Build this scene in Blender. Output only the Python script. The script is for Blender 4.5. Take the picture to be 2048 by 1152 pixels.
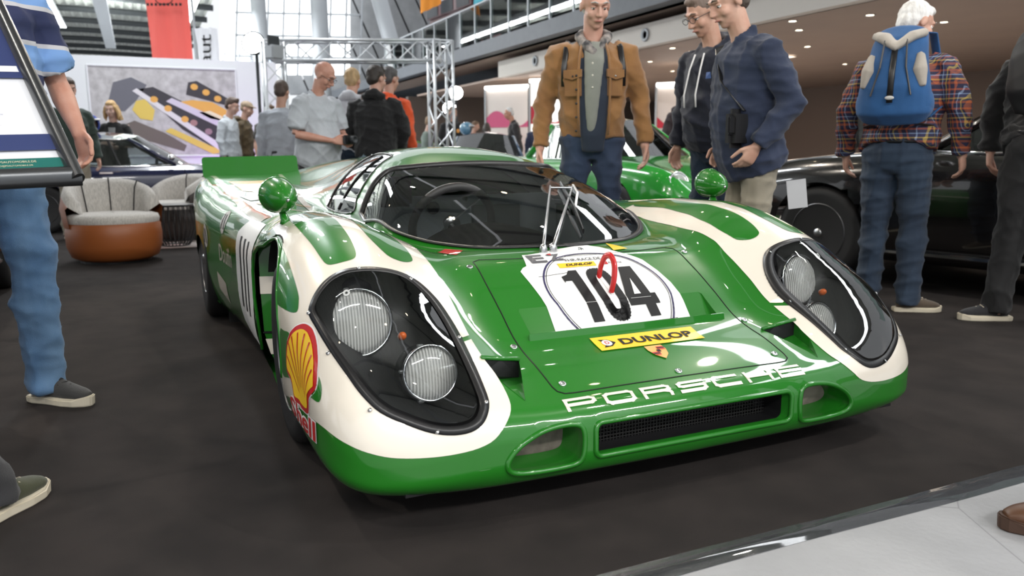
import bpy, bmesh, math, random
import numpy as np
from mathutils import Vector, Matrix
from mathutils.bvhtree import BVHTree

for o in list(bpy.data.objects): bpy.data.objects.remove(o)
scene = bpy.context.scene
col = scene.collection
R = math.radians
random.seed(7)
rng = np.random.default_rng(7)

# ------------------------------------------------------------------ camera
cam_d = bpy.data.cameras.new('camera'); cam = bpy.data.objects.new('camera', cam_d); col.objects.link(cam)
cam_d.sensor_width = 36.0; cam_d.lens = 1606.65 / 2048 * 36
yaw, pitch, roll = 2.71088292, -0.16709233, -0.00751462
fwv = Vector((math.cos(pitch)*math.cos(yaw), math.cos(pitch)*math.sin(yaw), math.sin(pitch)))
r0 = fwv.cross(Vector((0, 0, 1))).normalized(); u0 = r0.cross(fwv)
rv = r0*math.cos(roll) + u0*math.sin(roll); uv = -r0*math.sin(roll) + u0*math.cos(roll)
cam.matrix_world = Matrix(((rv.x, uv.x, -fwv.x, 2.5699), (rv.y, uv.y, -fwv.y, -1.33076), (rv.z, uv.z, -fwv.z, 0.9157), (0, 0, 0, 1)))
cam_d.clip_start = 0.02; cam_d.clip_end = 200
cam_d.dof.use_dof = True; cam_d.dof.focus_distance = 2.5; cam_d.dof.aperture_fstop = 4.0
scene.camera = cam

# ------------------------------------------------------------------ world, exposure, large lights
w = bpy.data.worlds.new('world'); scene.world = w; w.use_nodes = True
bg = w.node_tree.nodes['Background']; bg.inputs[0].default_value = (0.93, 0.96, 1.0, 1); bg.inputs[1].default_value = 0.9
vs = scene.view_settings
vs.view_transform = 'Standard'; vs.look = 'None'; vs.gamma = 1.0; vs.use_curve_mapping = False; vs.exposure = 0.22
# ------------------------------------------------------------------ helpers
def tag(o, label, cat, group=None):
    o['label'] = label; o['category'] = cat
    if group: o['group'] = group
    return o
def struct(o):
    o['kind'] = 'structure'; return o
def empty(name, loc=(0, 0, 0), rz=0.0):
    o = bpy.data.objects.new(name, None); col.objects.link(o)
    o.location = loc; o.rotation_euler = (0, 0, rz); o.empty_display_size = 0.1
    return o
def link(name, me, mat, parent=None):
    o = bpy.data.objects.new(name, me); col.objects.link(o)
    if mat is not None:
        for m in (mat if isinstance(mat, (list, tuple)) else [mat]): me.materials.append(m)
    if parent is not None: o.parent = parent
    return o
def mesh(name, vs_, fs, mat, parent=None, smooth=False, auto=None):
    me = bpy.data.meshes.new(name)
    me.from_pydata([tuple(map(float, v)) for v in vs_], [], [tuple(map(int, f)) for f in fs])
    me.validate(); me.update()
    if smooth or auto:
        me.polygons.foreach_set('use_smooth', [True]*len(me.polygons))
        if auto: me.set_sharp_from_angle(angle=R(auto))
    return link(name, me, mat, parent)
class MB:
    """collects shapes into one mesh"""
    def __init__(s): s.v = []; s.f = []
    def add(s, v, f):
        n = len(s.v); s.v += [tuple(map(float, q)) for q in v]; s.f += [tuple(int(i)+n for i in q) for q in f]; return s
    def box(s, c, d, rz=0.0, M=None):
        hx, hy, hz = d[0]/2, d[1]/2, d[2]/2
        v = [Vector((sx*hx, sy*hy, sz*hz)) for sz in (-1, 1) for sx, sy in ((-1, -1), (1, -1), (1, 1), (-1, 1))]
        if M is None: M = Matrix.Rotation(rz, 3, 'Z')
        v = [M @ q + Vector(c) for q in v]
        return s.add(v, [(3, 2, 1, 0), (4, 5, 6, 7), (0, 1, 5, 4), (1, 2, 6, 5), (2, 3, 7, 6), (3, 0, 4, 7)])
    def tube(s, pts, r, n=8, closed=False, caps=True, flat=None):
        P = [Vector(p) for p in pts]; m = len(P)
        rr = r if isinstance(r, (list, tuple)) else [r]*m
        v = []; nrm = None
        for i in range(m):
            a = P[(i-1) % m] if (closed or i > 0) else P[i]; b = P[(i+1) % m] if (closed or i < m-1) else P[i]
            t = (b-a)
            t = t.normalized() if t.length > 1e-9 else Vector((0, 0, 1))
            if nrm is None:
                up = Vector(flat) if flat else (Vector((0, 0, 1)) if abs(t.z) < .9 else Vector((1, 0, 0)))
                nrm = (up - t*up.dot(t)).normalized()
            else:
                nrm = nrm - t*nrm.dot(t)
                nrm = nrm.normalized() if nrm.length > 1e-6 else t.orthogonal().normalized()
            bn = t.cross(nrm)
            ra = rr[i]; rx, ry = (ra if isinstance(ra, (list, tuple)) else (ra, ra))
            for k in range(n):
                an = 2*math.pi*k/n
                v.append(P[i] + nrm*math.cos(an)*rx + bn*math.sin(an)*ry)
        f = []
        for i in range(m if closed else m-1):
            j = (i+1) % m
            for k in range(n):
                f.append((i*n+k, i*n+(k+1) % n, j*n+(k+1) % n, j*n+k))
        if caps and not closed:
            f.append(tuple(range(n-1, -1, -1))); f.append(tuple((m-1)*n+k for k in range(n)))
        return s.add(v, f)
    def lathe(s, prof, n=24, M=None, close=False):
        """prof: (r, z) pairs about Z, placed with 4x4 matrix M"""
        v = []; f = []; m = len(prof)
        for (r_, z) in prof:
            for k in range(n):
                a = 2*math.pi*k/n; v.append(Vector((r_*math.cos(a), r_*math.sin(a), z)))
        for i in range(m-1 if not close else m):
            j = (i+1) % m
            for k in range(n): f.append((i*n+k, i*n+(k+1) % n, j*n+(k+1) % n, j*n+k))
        if not close:
            if prof[0][0] > 1e-6: f.append(tuple(range(n-1, -1, -1)))
            if prof[-1][0] > 1e-6: f.append(tuple((m-1)*n+k for k in range(n)))
        if M is not None: v = [M @ q for q in v]
        return s.add(v, f)
    def ell(s, c, r, M=None, n=14, m=9):
        v = []; f = []
        for i in range(m+1):
            th = math.pi*i/m
            for k in range(n):
                a = 2*math.pi*k/n
                q = Vector((r[0]*math.sin(th)*math.cos(a), r[1]*math.sin(th)*math.sin(a), r[2]*math.cos(th)))
                v.append((M @ q if M is not None else q) + Vector(c))
        for i in range(m):
            for k in range(n): f.append((i*n+k, (i+1)*n+k, (i+1)*n+(k+1) % n, i*n+(k+1) % n))
        return s.add(v, f)
    def prism(s, poly, z0, z1, M=None):
        n = len(poly)
        v = [Vector((x, y, z0)) for x, y in poly] + [Vector((x, y, z1)) for x, y in poly]
        if M is not None: v = [M @ q for q in v]
        return s.add(v, [tuple(range(n-1, -1, -1)), tuple(range(n, 2*n))] + [(i, (i+1) % n, n+(i+1) % n, n+i) for i in range(n)])
    def build(s, name, mat, parent=None, smooth=False, auto=None, clean=False, bevel=0, seg=2):
        o = mesh(name, s.v, s.f, mat, parent, smooth, auto)
        if clean or bevel:
            bm = bmesh.new(); bm.from_mesh(o.data)
            bmesh.ops.remove_doubles(bm, verts=bm.verts, dist=1e-5)
            bmesh.ops.dissolve_degenerate(bm, dist=1e-6, edges=bm.edges)
            if bevel:
                es = [e for e in bm.edges if len(e.link_faces) == 2 and e.calc_face_angle(0) > .5]
                bmesh.ops.bevel(bm, geom=es, offset=bevel, segments=seg, affect='EDGES', clamp_overlap=True)
            bmesh.ops.recalc_face_normals(bm, faces=bm.faces)
            bm.to_mesh(o.data); bm.free()
            if smooth or auto:
                o.data.polygons.foreach_set('use_smooth', [True]*len(o.data.polygons))
                if auto: o.data.set_sharp_from_angle(angle=R(auto))
        return o
def look(loc, z=(0, 0, 1), x=None):
    """4x4 placing local Z along z"""
    z = Vector(z).normalized(); xx = Vector(x) if x else z.orthogonal()
    xx = (xx - z*xx.dot(z)).normalized(); y = z.cross(xx)
    return Matrix(((xx.x, y.x, z.x, loc[0]), (xx.y, y.y, z.y, loc[1]), (xx.z, y.z, z.z, loc[2]), (0, 0, 0, 1)))
def pchip(xs, ys):
    xs = np.array(xs, float); ys = np.array(ys, float)
    if xs[0] > xs[-1]: xs = xs[::-1]; ys = ys[::-1]
    h = np.diff(xs); d = np.diff(ys)/h; m = np.zeros(len(xs))
    for i in range(1, len(xs)-1):
        if d[i-1]*d[i] > 0:
            w1 = 2*h[i]+h[i-1]; w2 = h[i]+2*h[i-1]; m[i] = (w1+w2)/(w1/d[i-1]+w2/d[i])
    m[0] = d[0]; m[-1] = d[-1]
    def f(x):
        x = np.clip(np.asarray(x, float), xs[0], xs[-1]); i = np.clip(np.searchsorted(xs, x)-1, 0, len(xs)-2)
        t = (x-xs[i])/h[i]
        return (2*t**3-3*t**2+1)*ys[i]+(t**3-2*t**2+t)*h[i]*m[i]+(-2*t**3+3*t**2)*ys[i+1]+(t**3-t**2)*h[i]*m[i+1]
    return f
def catmull(pts, n=8, closed=False):
    P = np.array(pts, float); m = len(P); out = []
    for i in range(m if closed else m-1):
        p = [P[(i+k) % m] if closed else P[min(max(i+k, 0), m-1)] for k in (-1, 0, 1, 2)]
        for t in np.linspace(0, 1, n, endpoint=False):
            out.append(.5*((2*p[1])+(-p[0]+p[2])*t+(2*p[0]-5*p[1]+4*p[2]-p[3])*t*t+(-p[0]+3*p[1]-3*p[2]+p[3])*t**3))
    if not closed: out.append(P[-1])
    return [tuple(q) for q in out]
def sstep(t): t = np.clip(t, 0, 1); return t*t*(3-2*t)

# ------------------------------------------------------------------ materials
def mat(name, c, rough=.5, metal=0.0, **k):
    m = bpy.data.materials.new(name); m.use_nodes = True; b = m.node_tree.nodes['Principled BSDF']
    b.inputs['Base Color'].default_value = (*c, 1); b.inputs['Roughness'].default_value = rough; b.inputs['Metallic'].default_value = metal
    for kk, v in k.items():
        b.inputs[{'coat': 'Coat Weight', 'coatr': 'Coat Roughness', 'trans': 'Transmission Weight', 'ior': 'IOR', 'alpha': 'Alpha', 'sheen': 'Sheen Weight', 'spec': 'Specular IOR Level', 'sss': 'Subsurface Weight'}[kk]].default_value = v
    return m
def emit(name, c, s):
    m = bpy.data.materials.new(name); m.use_nodes = True; nt = m.node_tree; nt.nodes.clear()
    e = nt.nodes.new('ShaderNodeEmission'); o = nt.nodes.new('ShaderNodeOutputMaterial')
    e.inputs[0].default_value = (*c, 1); e.inputs[1].default_value = s; nt.links.new(e.outputs[0], o.inputs[0]); return m
def noisy(m, c2, scale=40, detail=4, fac=.5, bump=0.0, bscale=None, coords='Object', lo=.35, hi=.65, stretch=None):
    """mix a second colour by noise and add fine relief"""
    nt = m.node_tree; b = nt.nodes['Principled BSDF']; N = nt.nodes.new; L = nt.links.new
    tc = N('ShaderNodeTexCoord'); src = tc.outputs[coords]
    if stretch:
        mp = N('ShaderNodeMapping'); mp.inputs['Scale'].default_value = stretch; L(src, mp.inputs[0]); src = mp.outputs[0]
    nz = N('ShaderNodeTexNoise'); nz.inputs['Scale'].default_value = scale; nz.inputs['Detail'].default_value = detail; L(src, nz.inputs['Vector'])
    mr = N('ShaderNodeMapRange'); mr.inputs[1].default_value = lo; mr.inputs[2].default_value = hi; mr.inputs[4].default_value = fac; L(nz.outputs[0], mr.inputs[0])
    mx = N('ShaderNodeMix'); mx.data_type = 'RGBA'; mx.inputs[6].default_value = b.inputs['Base Color'].default_value; mx.inputs[7].default_value = (*c2, 1)
    L(mr.outputs[0], mx.inputs[0]); L(mx.outputs[2], b.inputs['Base Color'])
    if bump:
        n2 = N('ShaderNodeTexNoise'); n2.inputs['Scale'].default_value = bscale or scale*3; n2.inputs['Detail'].default_value = 3; L(src, n2.inputs['Vector'])
        bp = N('ShaderNodeBump'); bp.inputs['Strength'].default_value = bump; bp.inputs['Distance'].default_value = .01; L(n2.outputs[0], bp.inputs['Height']); L(bp.outputs[0], b.inputs['Normal'])
    return m
def glass(name, tint=(1, 1, 1), alpha=.12, rough=.02):
    """thin clear pane: mostly transparent with a fresnel reflection"""
    m = bpy.data.materials.new(name); m.use_nodes = True; nt = m.node_tree; nt.nodes.clear(); N = nt.nodes.new; L = nt.links.new
    t = N('ShaderNodeBsdfTransparent'); t.inputs[0].default_value = (*tint, 1)
    g = N('ShaderNodeBsdfGlossy'); g.inputs['Roughness'].default_value = rough; g.inputs[0].default_value = (1, 1, 1, 1)
    fr = N('ShaderNodeFresnel'); fr.inputs[0].default_value = 1.5
    ad = N('ShaderNodeMath'); ad.operation = 'ADD'; ad.inputs[1].default_value = alpha; L(fr.outputs[0], ad.inputs[0])
    mx = N('ShaderNodeMixShader'); o = N('ShaderNodeOutputMaterial')
    L(ad.outputs[0], mx.inputs[0]); L(t.outputs[0], mx.inputs[1]); L(g.outputs[0], mx.inputs[2]); L(mx.outputs[0], o.inputs[0]); return m
GREEN = mat('car_green', (.014, .158, .012), .30, coat=1.0, coatr=.03, spec=.2)
CREAM = mat('car_cream', (.80, .74, .64), .25, coat=1.0, coatr=.03)
BLACK = mat('satin_black', (.012, .012, .013), .35)
RUBBER = mat('tyre_rubber', (.014, .014, .015), .55)
CHROME = mat('chrome', (.85, .86, .88), .12, 1.0)
STEEL = mat('brushed_steel', (.55, .56, .57), .3, 1.0)
GLASS = glass('clear_perspex', (.93, .95, .95), .03)
SMOKE = glass('smoked_glass', (.25, .26, .27), .05)
RED = mat('red_paint', (.55, .01, .012), .3, coat=.6)
YELLOW = mat('yellow_vinyl', (.90, .56, .015), .4, coat=.15)
WHITE = mat('white_vinyl', (.84, .84, .83), .35, coat=.15)
INK = mat('black_print', (.008, .008, .009), .5, spec=.25)
# ------------------------------------------------------------------ race car: body surface
# car frame = world frame: +X nose, +Y car's left, origin on the floor under the front axle
OUT = catmull([(.888, -.02), (.888, 0), (.887, .2), (.884, .4), (.878, .58), (.864, .72), (.842, .82), (.80, .905), (.735, .955), (.64, .98), (.5, .99), (.3, .997), (.0, 1.0),
               (-.3, .99), (-.6, .97), (-1.0, .965), (-1.5, .985), (-2.0, 1.03), (-2.4, 1.05), (-2.8, 1.03), (-3.02, .99), (-3.12, .92), (-3.15, .80), (-3.15, .4), (-3.15, 0)], 12)
OUT = np.array([p for p in OUT if p[1] >= -1e-6]); OUT[0] = (.888, 0)
iC = int(np.argmin(np.hypot(OUT[:, 0]-.64, OUT[:, 1]-.98)))       # end of the nose row
iT = int(np.argmin(np.hypot(OUT[:, 0]+3.02, OUT[:, 1]-.99)))      # start of the tail row
zc = pchip([.90, .865, .83, .783, .688, .6, .547, .44, .33, .232, .12, 0, -.4, -1.0, -1.6, -2.4, -3.0, -3.16],
           [.262, .278, .290, .309, .343, .367, .388, .455, .52, .568, .588, .592, .60, .63, .665, .715, .755, .762])
zf = pchip([.90, .865, .83, .77, .70, .6, .5, .38, .22, .1, -.04, -.25, -.46, -.8, -1.2, -1.8, -2.4, -2.9, -3.16],
           [.265, .285, .310, .36, .415, .49, .548, .612, .668, .698, .714, .714, .704, .682, .678, .703, .74, .768, .768])
Pc = pchip([.95, .2, .12, .0, -.2, -.4, -.6, -.7, -.82, -.95, -1.1, -1.4, -1.9, -2.6, -3.2], [.0, .55, .587, .642, .722, .792, .850, .876, .908, .933, .950, .948, .92, .89, .87])
Rh_ = pchip([0, .55, .75, .9, 1.1, 1.4, 2.2, 2.9, 3.6, 4.6, 5.0, 6], [.045, .05, .08, .11, .15, .19, .2, .16, .15, .11, .08, .06])
Rz_ = pchip([0, .55, .75, .9, 1.1, 1.4, 2.2, 2.9, 3.6, 4.6, 5.0, 6], [.045, .05, .09, .13, .17, .2, .18, .16, .16, .14, .08, .06])
S_OUT = np.concatenate([[0], np.cumsum(np.hypot(*np.diff(OUT, axis=0).T))])
def smin(a, b, k): h = np.clip(.5+.5*(b-a)/k, 0, 1); return b*(1-h)+a*h-k*h*(1-h)
def canopy(x, y):
    y = np.abs(y)
    q = np.clip(y/.58, 0, .999)
    xe = x + .40*(1-np.sqrt(1-q*q)); pf = Pc(np.clip(xe, -3.2, .95))
    S = .585+.375*np.clip(1-(y/.575)**2.3, 0, 1)**.72 - np.where(y > .575, (y-.575)*1.0, 0)
    rear = sstep((-1.15-x)/1.2)
    base = zc(x)
    S2 = base-.02 + (Pc(np.clip(x, -3.2, .95))-base+.02)*np.exp(-(y/.36)**2.2)
    pf = pf-.02*(y/.5)**2*sstep((-x-.6)/.4)
    return smin(pf, S, .03)*(1-rear)+S2*rear
def top(x, y):
    x = np.asarray(x, float); y = np.abs(np.asarray(y, float))
    rearm = sstep((-x-.9)/.8)
    t = sstep((y-(.42-.1*rearm))/(.36-.06*rearm))
    b = zc(x)*(1-t)+zf(x)*t
    c = canopy(x, y)
    k = .012+.10*sstep((-x-1.0)/.6)
    z = -smin(-b, -c, k)
    return z
def roll_drop(P):
    out = np.zeros(len(P))
    for a in range(0, len(P), 4000):
        p = P[a:a+4000]; q = p.copy(); q[:, 1] = np.abs(q[:, 1])
        A = OUT[:-1]; B = OUT[1:]; d = B-A; L2 = (d**2).sum(1)
        t = np.clip(((q[:, None]-A)*d).sum(2)/L2, 0, 1)
        D = np.linalg.norm(q[:, None]-(A+t[..., None]*d), axis=2)
        i = D.argmin(1); e = D[np.arange(len(p)), i]; s = S_OUT[i]
        rh, rz = Rh_(s), Rz_(s); m = np.clip(1-e/rh, 0, 1)
        out[a:a+4000] = rz*(1-np.sqrt(np.clip(1-m*m, 0, 1)))
    return out
def surf(P): P = np.asarray(P, float); return top(P[:, 0], P[:, 1])-roll_drop(P)
def body_grid():
    xo = lambda y: np.interp(y, OUT[:iC+1, 1], OUT[:iC+1, 0])
    xs = np.concatenate([np.linspace(.888, .80, 16), np.linspace(.79, -.9, 170), np.linspace(-.912, -3.15+.13, 110)])
    v = np.sin(np.linspace(0, 1, 91)*math.pi/2)*.55+np.linspace(0, 1, 91)*.45
    rows = []
    xe, ye = OUT[iC]; side = OUT[iC:iT+1][::-1]
    for x in xs:
        g = sstep((x-.1)/.788); xend = x-g*(.888-xe)
        ym = float(np.interp(xend, side[:, 0], side[:, 1]))
        yy = v*ym; rows.append(np.stack([x-g*(.888-xo(yy*ye/ym)), yy], 1))
    # tail rows: bend back to the tail outline
    last = rows[-1]; tail = OUT[iT:]
    xt = np.interp(last[:, 1], tail[::-1, 1], tail[::-1, 0])
    for k in range(1, 13):
        q = last.copy(); q[:, 0] = last[:, 0]+(xt-last[:, 0])*math.sin(k/12*math.pi/2); rows.append(q)
    G = np.array(rows); nr, nc = G.shape[:2]
    Z = surf(G.reshape(-1, 2)).reshape(nr, nc)
    return np.dstack([G, Z])
def skirt(edge, nz=16):
    """rows of points going down from the shell's edge; edge: (n,3)"""
    n = len(edge); rows = []
    t2 = np.gradient(edge[:, :2], axis=0); nrm = np.stack([t2[:, 1], -t2[:, 0]], 1); L = np.linalg.norm(nrm, axis=1, keepdims=True); nrm = nrm/np.maximum(L, 1e-9)
    nrm = np.where((nrm*edge[:, :2]).sum(1, keepdims=True) < 0, -nrm, nrm)
    s = np.concatenate([[0], np.cumsum(np.hypot(*np.diff(edge[:, :2], axis=0).T))])
    tuck = np.interp(s, [0, .6, .95, 1.3, 2.2, 4.5, 6], [.03, .035, .05, .06, .05, .04, .02])
    zb = np.interp(edge[:, 0], [-3.2, -2.9, -2.3, -.4, .4, .9], [.34, .25, .13, .11, .105, .10])
    for k in range(1, nz+1):
        t = k/nz
        z = edge[:, 2]+(zb-edge[:, 2])*t
        inn = tuck*(np.maximum(t-.45, 0)/.55)**2.2
        rows.append(np.column_stack([edge[:, :2]-nrm*inn[:, None], z]))
    under = rows[-1].copy(); under[:, :2] -= nrm*.05; under[:, 2] -= .0; rows.append(under)
    return np.array(rows)
G = body_grid(); NR, NC = G.shape[:2]
edge = np.concatenate([G[0, :, :], G[1:, -1, :], G[-1, ::-1, :][1:]])
SK = skirt(edge)
def half_mesh(sgn):
    V = []; F = []; idx = -np.ones((NR, NC), int)
    for i in range(NR):
        for j in range(NC):
            idx[i, j] = len(V); V.append((G[i, j, 0], sgn*G[i, j, 1], G[i, j, 2]))
    for i in range(NR-1):
        for j in range(NC-1):
            f = (idx[i, j], idx[i, j+1], idx[i+1, j+1], idx[i+1, j]); F.append(f if sgn < 0 else f[::-1])
    eidx = [idx[0, j] for j in range(NC)]+[idx[i, NC-1] for i in range(1, NR)]+[idx[NR-1, j] for j in range(NC-2, -1, -1)]
    prev = eidx
    for r in SK:
        cur = []
        for p in r: cur.append(len(V)); V.append((p[0], sgn*p[1], p[2]))
        for j in range(len(cur)-1):
            f = (prev[j], cur[j], cur[j+1], prev[j+1]); F.append(f if sgn < 0 else f[::-1])
        prev = cur
    return V, F
def full_body():
    a = MB(); a.add(*half_mesh(1)); a.add(*half_mesh(-1))
    bm = bmesh.new(); me = bpy.data.meshes.new('tmp'); me.from_pydata(a.v, [], a.f)
    bm.from_mesh(me); bpy.data.meshes.remove(me)
    bmesh.ops.remove_doubles(bm, verts=bm.verts, dist=1e-5)
    bmesh.ops.dissolve_degenerate(bm, dist=1e-6, edges=bm.edges)
    bmesh.ops.recalc_face_normals(bm, faces=bm.faces)
    # outward: the roof must face up
    up = max(bm.faces, key=lambda f: f.calc_center_median().z)
    if up.normal.z < 0: bmesh.ops.reverse_faces(bm, faces=bm.faces)
    return bm
BODY = full_body()
BVH_BODY = BVHTree.FromBMesh(BODY)
# ------------------------------------------------------------------ race car: outlines on the body (car frame, metres; the right-hand side, mirrored for the other)
LAMP = [(.397, -.794, .604), (.398, -.737, .599), (.395, -.674, .58), (.408, -.63, .552), (.449, -.596, .511), (.501, -.578, .469), (.582, -.572, .423), (.686, -.578, .377), (.773, -.584, .332), (.821, -.592, .305), (.851, -.613, .28), (.861, -.646, .26), (.856, -.695, .254), (.843, -.75, .264), (.82, -.804, .286), (.789, -.856, .313), (.75, -.889, .349), (.692, -.912, .391), (.615, -.933, .435), (.525, -.945, .474), (.463, -.95, .501), (.434, -.934, .534), (.412, -.899, .573), (.4, -.85, .598)]
LAMP_BOLT = [(.404, -.8, .601), (.414, -.656, .562), (.594, -.583, .423), (.817, -.599, .308), (.845, -.736, .265), (.777, -.877, .319), (.622, -.935, .427), (.465, -.949, .501)]
WS_BASE = [(.112, 0, .59), (.108, -.06, .592), (.092, -.161, .594), (.051, -.292, .596), (-.05, -.42, .612), (-.183, -.502, .635), (-.33, -.535, .645), (-.47, -.548, .656)]
WS_TOP = [(-.585, -.537, .676), (-.65, -.496, .732), (-.712, -.446, .785), (-.73, -.386, .833), (-.70, -.32, .851), (-.69, -.212, .862), (-.686, -.1, .868), (-.686, 0, .868)]
SIDE_WIN = [(-.73, -.54, .673), (-.781, -.505, .726), (-.832, -.463, .776), (-.903, -.401, .833), (-.954, -.34, .875), (-1.006, -.281, .906), (-1.40, -.25, .912), (-1.42, -.32, .875), (-1.34, -.405, .82), (-1.28, -.465, .767), (-1.22, -.52, .70), (-1.15, -.55, .668)]
def ARCH_F(a0, a1, n=18):
    out = []
    for a in np.linspace(a0, a1, n):
        x, z = -.04+.306*math.cos(R(a)), .355+.306*math.sin(R(a)); h = BVH_BODY.ray_cast(Vector((x, -3, z)), Vector((0, 1, 0)))[0]
        if h is not None: out.append(tuple(h))
    return out
WHITE_P = [(-.46, -.60, .66), (-.30, -.575, .642), (-.224, -.564, .638), (-.07, -.550, .628), (.081, -.540, .612), (.264, -.545, .582), (.373, -.542, .53), (.471, -.54, .471), (.568, -.537, .412), (.665, -.536, .373), (.717, -.530, .35), (.79, -.53, .315), (.84, -.542, .29), (.866, -.569, .263), (.874, -.60, .236), (.873, -.64, .22), (.867, -.691, .212), (.858, -.748, .21), (.846, -.798, .211), (.83, -.844, .215), (.811, -.883, .224), (.786, -.916, .235), (.747, -.947, .25), (.694, -.969, .264), (.604, -.984, .266), (.486, -.991, .257), (.384, -.994, .254)] + ARCH_F(-25, 112) + [(-.30, -.96, .618), (-.46, -.95, .615), (-.46, -.75, .70)]
PATCH_ARCH = [(-.46, -.945, .63), (-.396, -.919, .659), (-.173, -.933, .663), (.096, -.95, .633), (.247, -.954, .588), (.356, -.957, .543), (.388, -.961, .523), (.408, -.970, .50), (.376, -.98, .492), (.311, -.99, .492)] + ARCH_F(27, 112) + [(-.30, -.96, .618), (-.46, -.95, .615)]
PATCH_MID = [(-.46, -.865, .69), (-.2, -.88, .694), (-.04, -.889, .69), (.106, -.892, .676), (.211, -.886, .653), (.299, -.881, .627), (.343, -.875, .613), (.36, -.861, .612), (.362, -.83, .618), (.353, -.802, .623), (.334, -.789, .631), (.289, -.782, .647), (.202, -.777, .673), (.098, -.777, .698), (.012, -.777, .711), (-.2, -.779, .714), (-.46, -.785, .70)]
PATCH_IN = [(-.46, -.668, .685), (-.352, -.65, .677), (-.222, -.653, .68), (-.074, -.636, .672), (.071, -.616, .654), (.195, -.603, .627), (.276, -.606, .603), (.306, -.624, .598), (.323, -.654, .603), (.318, -.686, .618), (.285, -.70, .634), (.195, -.716, .667), (.112, -.72, .69), (.014, -.718, .701), (-.109, -.722, .707), (-.46, -.73, .697)]
PATCH_SHELL = [(.272, -.998, .421), (.336, -.996, .435), (.393, -.991, .439), (.449, -.989, .418), (.54, -.981, .398), (.61, -.97, .381), (.636, -.963, .373), (.66, -.963, .349), (.663, -.971, .32), (.617, -.982, .321), (.529, -.989, .323), (.41, -.994, .317), (.268, -.998, .30)]
SHELL_RED = [(.465, -.966, .475), (.431, -.981, .461), (.401, -.991, .436), (.374, -.995, .402), (.356, -.996, .364), (.36, -.996, .326), (.408, -.994, .313), (.425, -.993, .293), (.445, -.993, .267), (.502, -.99, .271), (.53, -.989, .267), (.594, -.985, .273), (.604, -.984, .315), (.632, -.976, .338), (.637, -.97, .356), (.621, -.963, .387), (.599, -.956, .416), (.561, -.951, .447), (.523, -.951, .467), (.494, -.956, .475)]

class Proj:
    """drapes flat outlines on a surface along direction n"""
    def __init__(s, n, up=(0, 0, 1), bvh=None):
        s.n = Vector(n).normalized(); u = Vector(up); s.e1 = u.cross(s.n).normalized(); s.e2 = s.n.cross(s.e1); s.bvh = bvh or BVH_BODY
    def to2(s, p): p = Vector(p); return (p.dot(s.e1), p.dot(s.e2))
    def cast(s, a, b, off=0.0):
        o = s.e1*a+s.e2*b+s.n*4
        h = s.bvh.ray_cast(o, -s.n)
        if h[0] is None: return None
        nn = h[1] if h[1].dot(s.n) > 0 else -h[1]
        return h[0]+nn*off
def m2(p, sg): return (p[0], p[1]*sg, p[2])
def clip_cell(poly, x0, x1, y0, y1):
    for ax, lim, sg in ((0, x0, 1), (0, x1, -1), (1, y0, 1), (1, y1, -1)):
        out = []; n = len(poly)
        for i in range(n):
            a, b = poly[i], poly[(i+1) % n]; da = (a[ax]-lim)*sg; db = (b[ax]-lim)*sg
            if da >= 0: out.append(a)
            if (da > 0 > db) or (da < 0 < db):
                t = da/(da-db); out.append((a[0]+(b[0]-a[0])*t, a[1]+(b[1]-a[1])*t))
        poly = out
        if len(poly) < 3: return []
    return poly
def inside(p, poly):
    c = False; n = len(poly); x, y = p
    for i in range(n):
        (x1, y1), (x2, y2) = poly[i], poly[i-1]
        if (y1 > y) != (y2 > y) and x < (x2-x1)*(y-y1)/(y2-y1)+x1: c = not c
    return c
def decal(name, polys, proj, m, parent, off=.0015, cell=.02, smooth_n=4, is3=True):
    """paint or sticker lying on the body"""
    V = []; F = []; cache = {}
    def vid(a, b):
        k = (round(a, 5), round(b, 5))
        if k not in cache:
            h = proj.cast(a, b, off)
            if h is None: cache[k] = -1
            else: cache[k] = len(V); V.append(h)
        return cache[k]
    for pl in polys:
        p2 = [proj.to2(q) for q in pl] if is3 else list(pl)
        if smooth_n > 1: p2 = [tuple(q) for q in catmull(p2, smooth_n, True)]
        xs = [q[0] for q in p2]; ys = [q[1] for q in p2]
        i0, i1 = math.floor(min(xs)/cell), math.ceil(max(xs)/cell); j0, j1 = math.floor(min(ys)/cell), math.ceil(max(ys)/cell)
        for i in range(i0, i1):
            strip = clip_cell(p2, i*cell, (i+1)*cell, -9, 9)
            if not strip: continue
            for j in range(j0, j1):
                c = clip_cell(strip, i*cell, (i+1)*cell, j*cell, (j+1)*cell)
                if len(c) < 3: continue
                ids = []
                for q in c:
                    k = vid(*q)
                    if k >= 0 and (not ids or ids[-1] != k): ids.append(k)
                if ids and ids[0] == ids[-1]: ids.pop()
                if len(set(ids)) >= 3 and len(set(ids)) == len(ids): F.append(ids)
    me = bpy.data.meshes.new(name); me.from_pydata([tuple(v) for v in V], [], F); me.update()
    bm = bmesh.new(); bm.from_mesh(me)
    for f in bm.faces:
        f.normal_update()
        if f.normal.dot(proj.n) < 0: f.normal_flip()
        f.smooth = True
    bm.to_mesh(me); bm.free()
    return link(name, me, m, parent)
def drape_line(pts3, proj, off=.003, step=.012, closed=False):
    p2 = [proj.to2(q) for q in pts3]; out = []
    n = len(p2)
    for i in range(n if closed else n-1):
        a, b = p2[i], p2[(i+1) % n]; k = max(1, int(math.dist(a, b)/step))
        for t in range(k):
            h = proj.cast(a[0]+(b[0]-a[0])*t/k, a[1]+(b[1]-a[1])*t/k, off)
            if h is not None: out.append(h)
    if not closed:
        h = proj.cast(*p2[-1], off)
        if h is not None: out.append(h)
    return out
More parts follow.
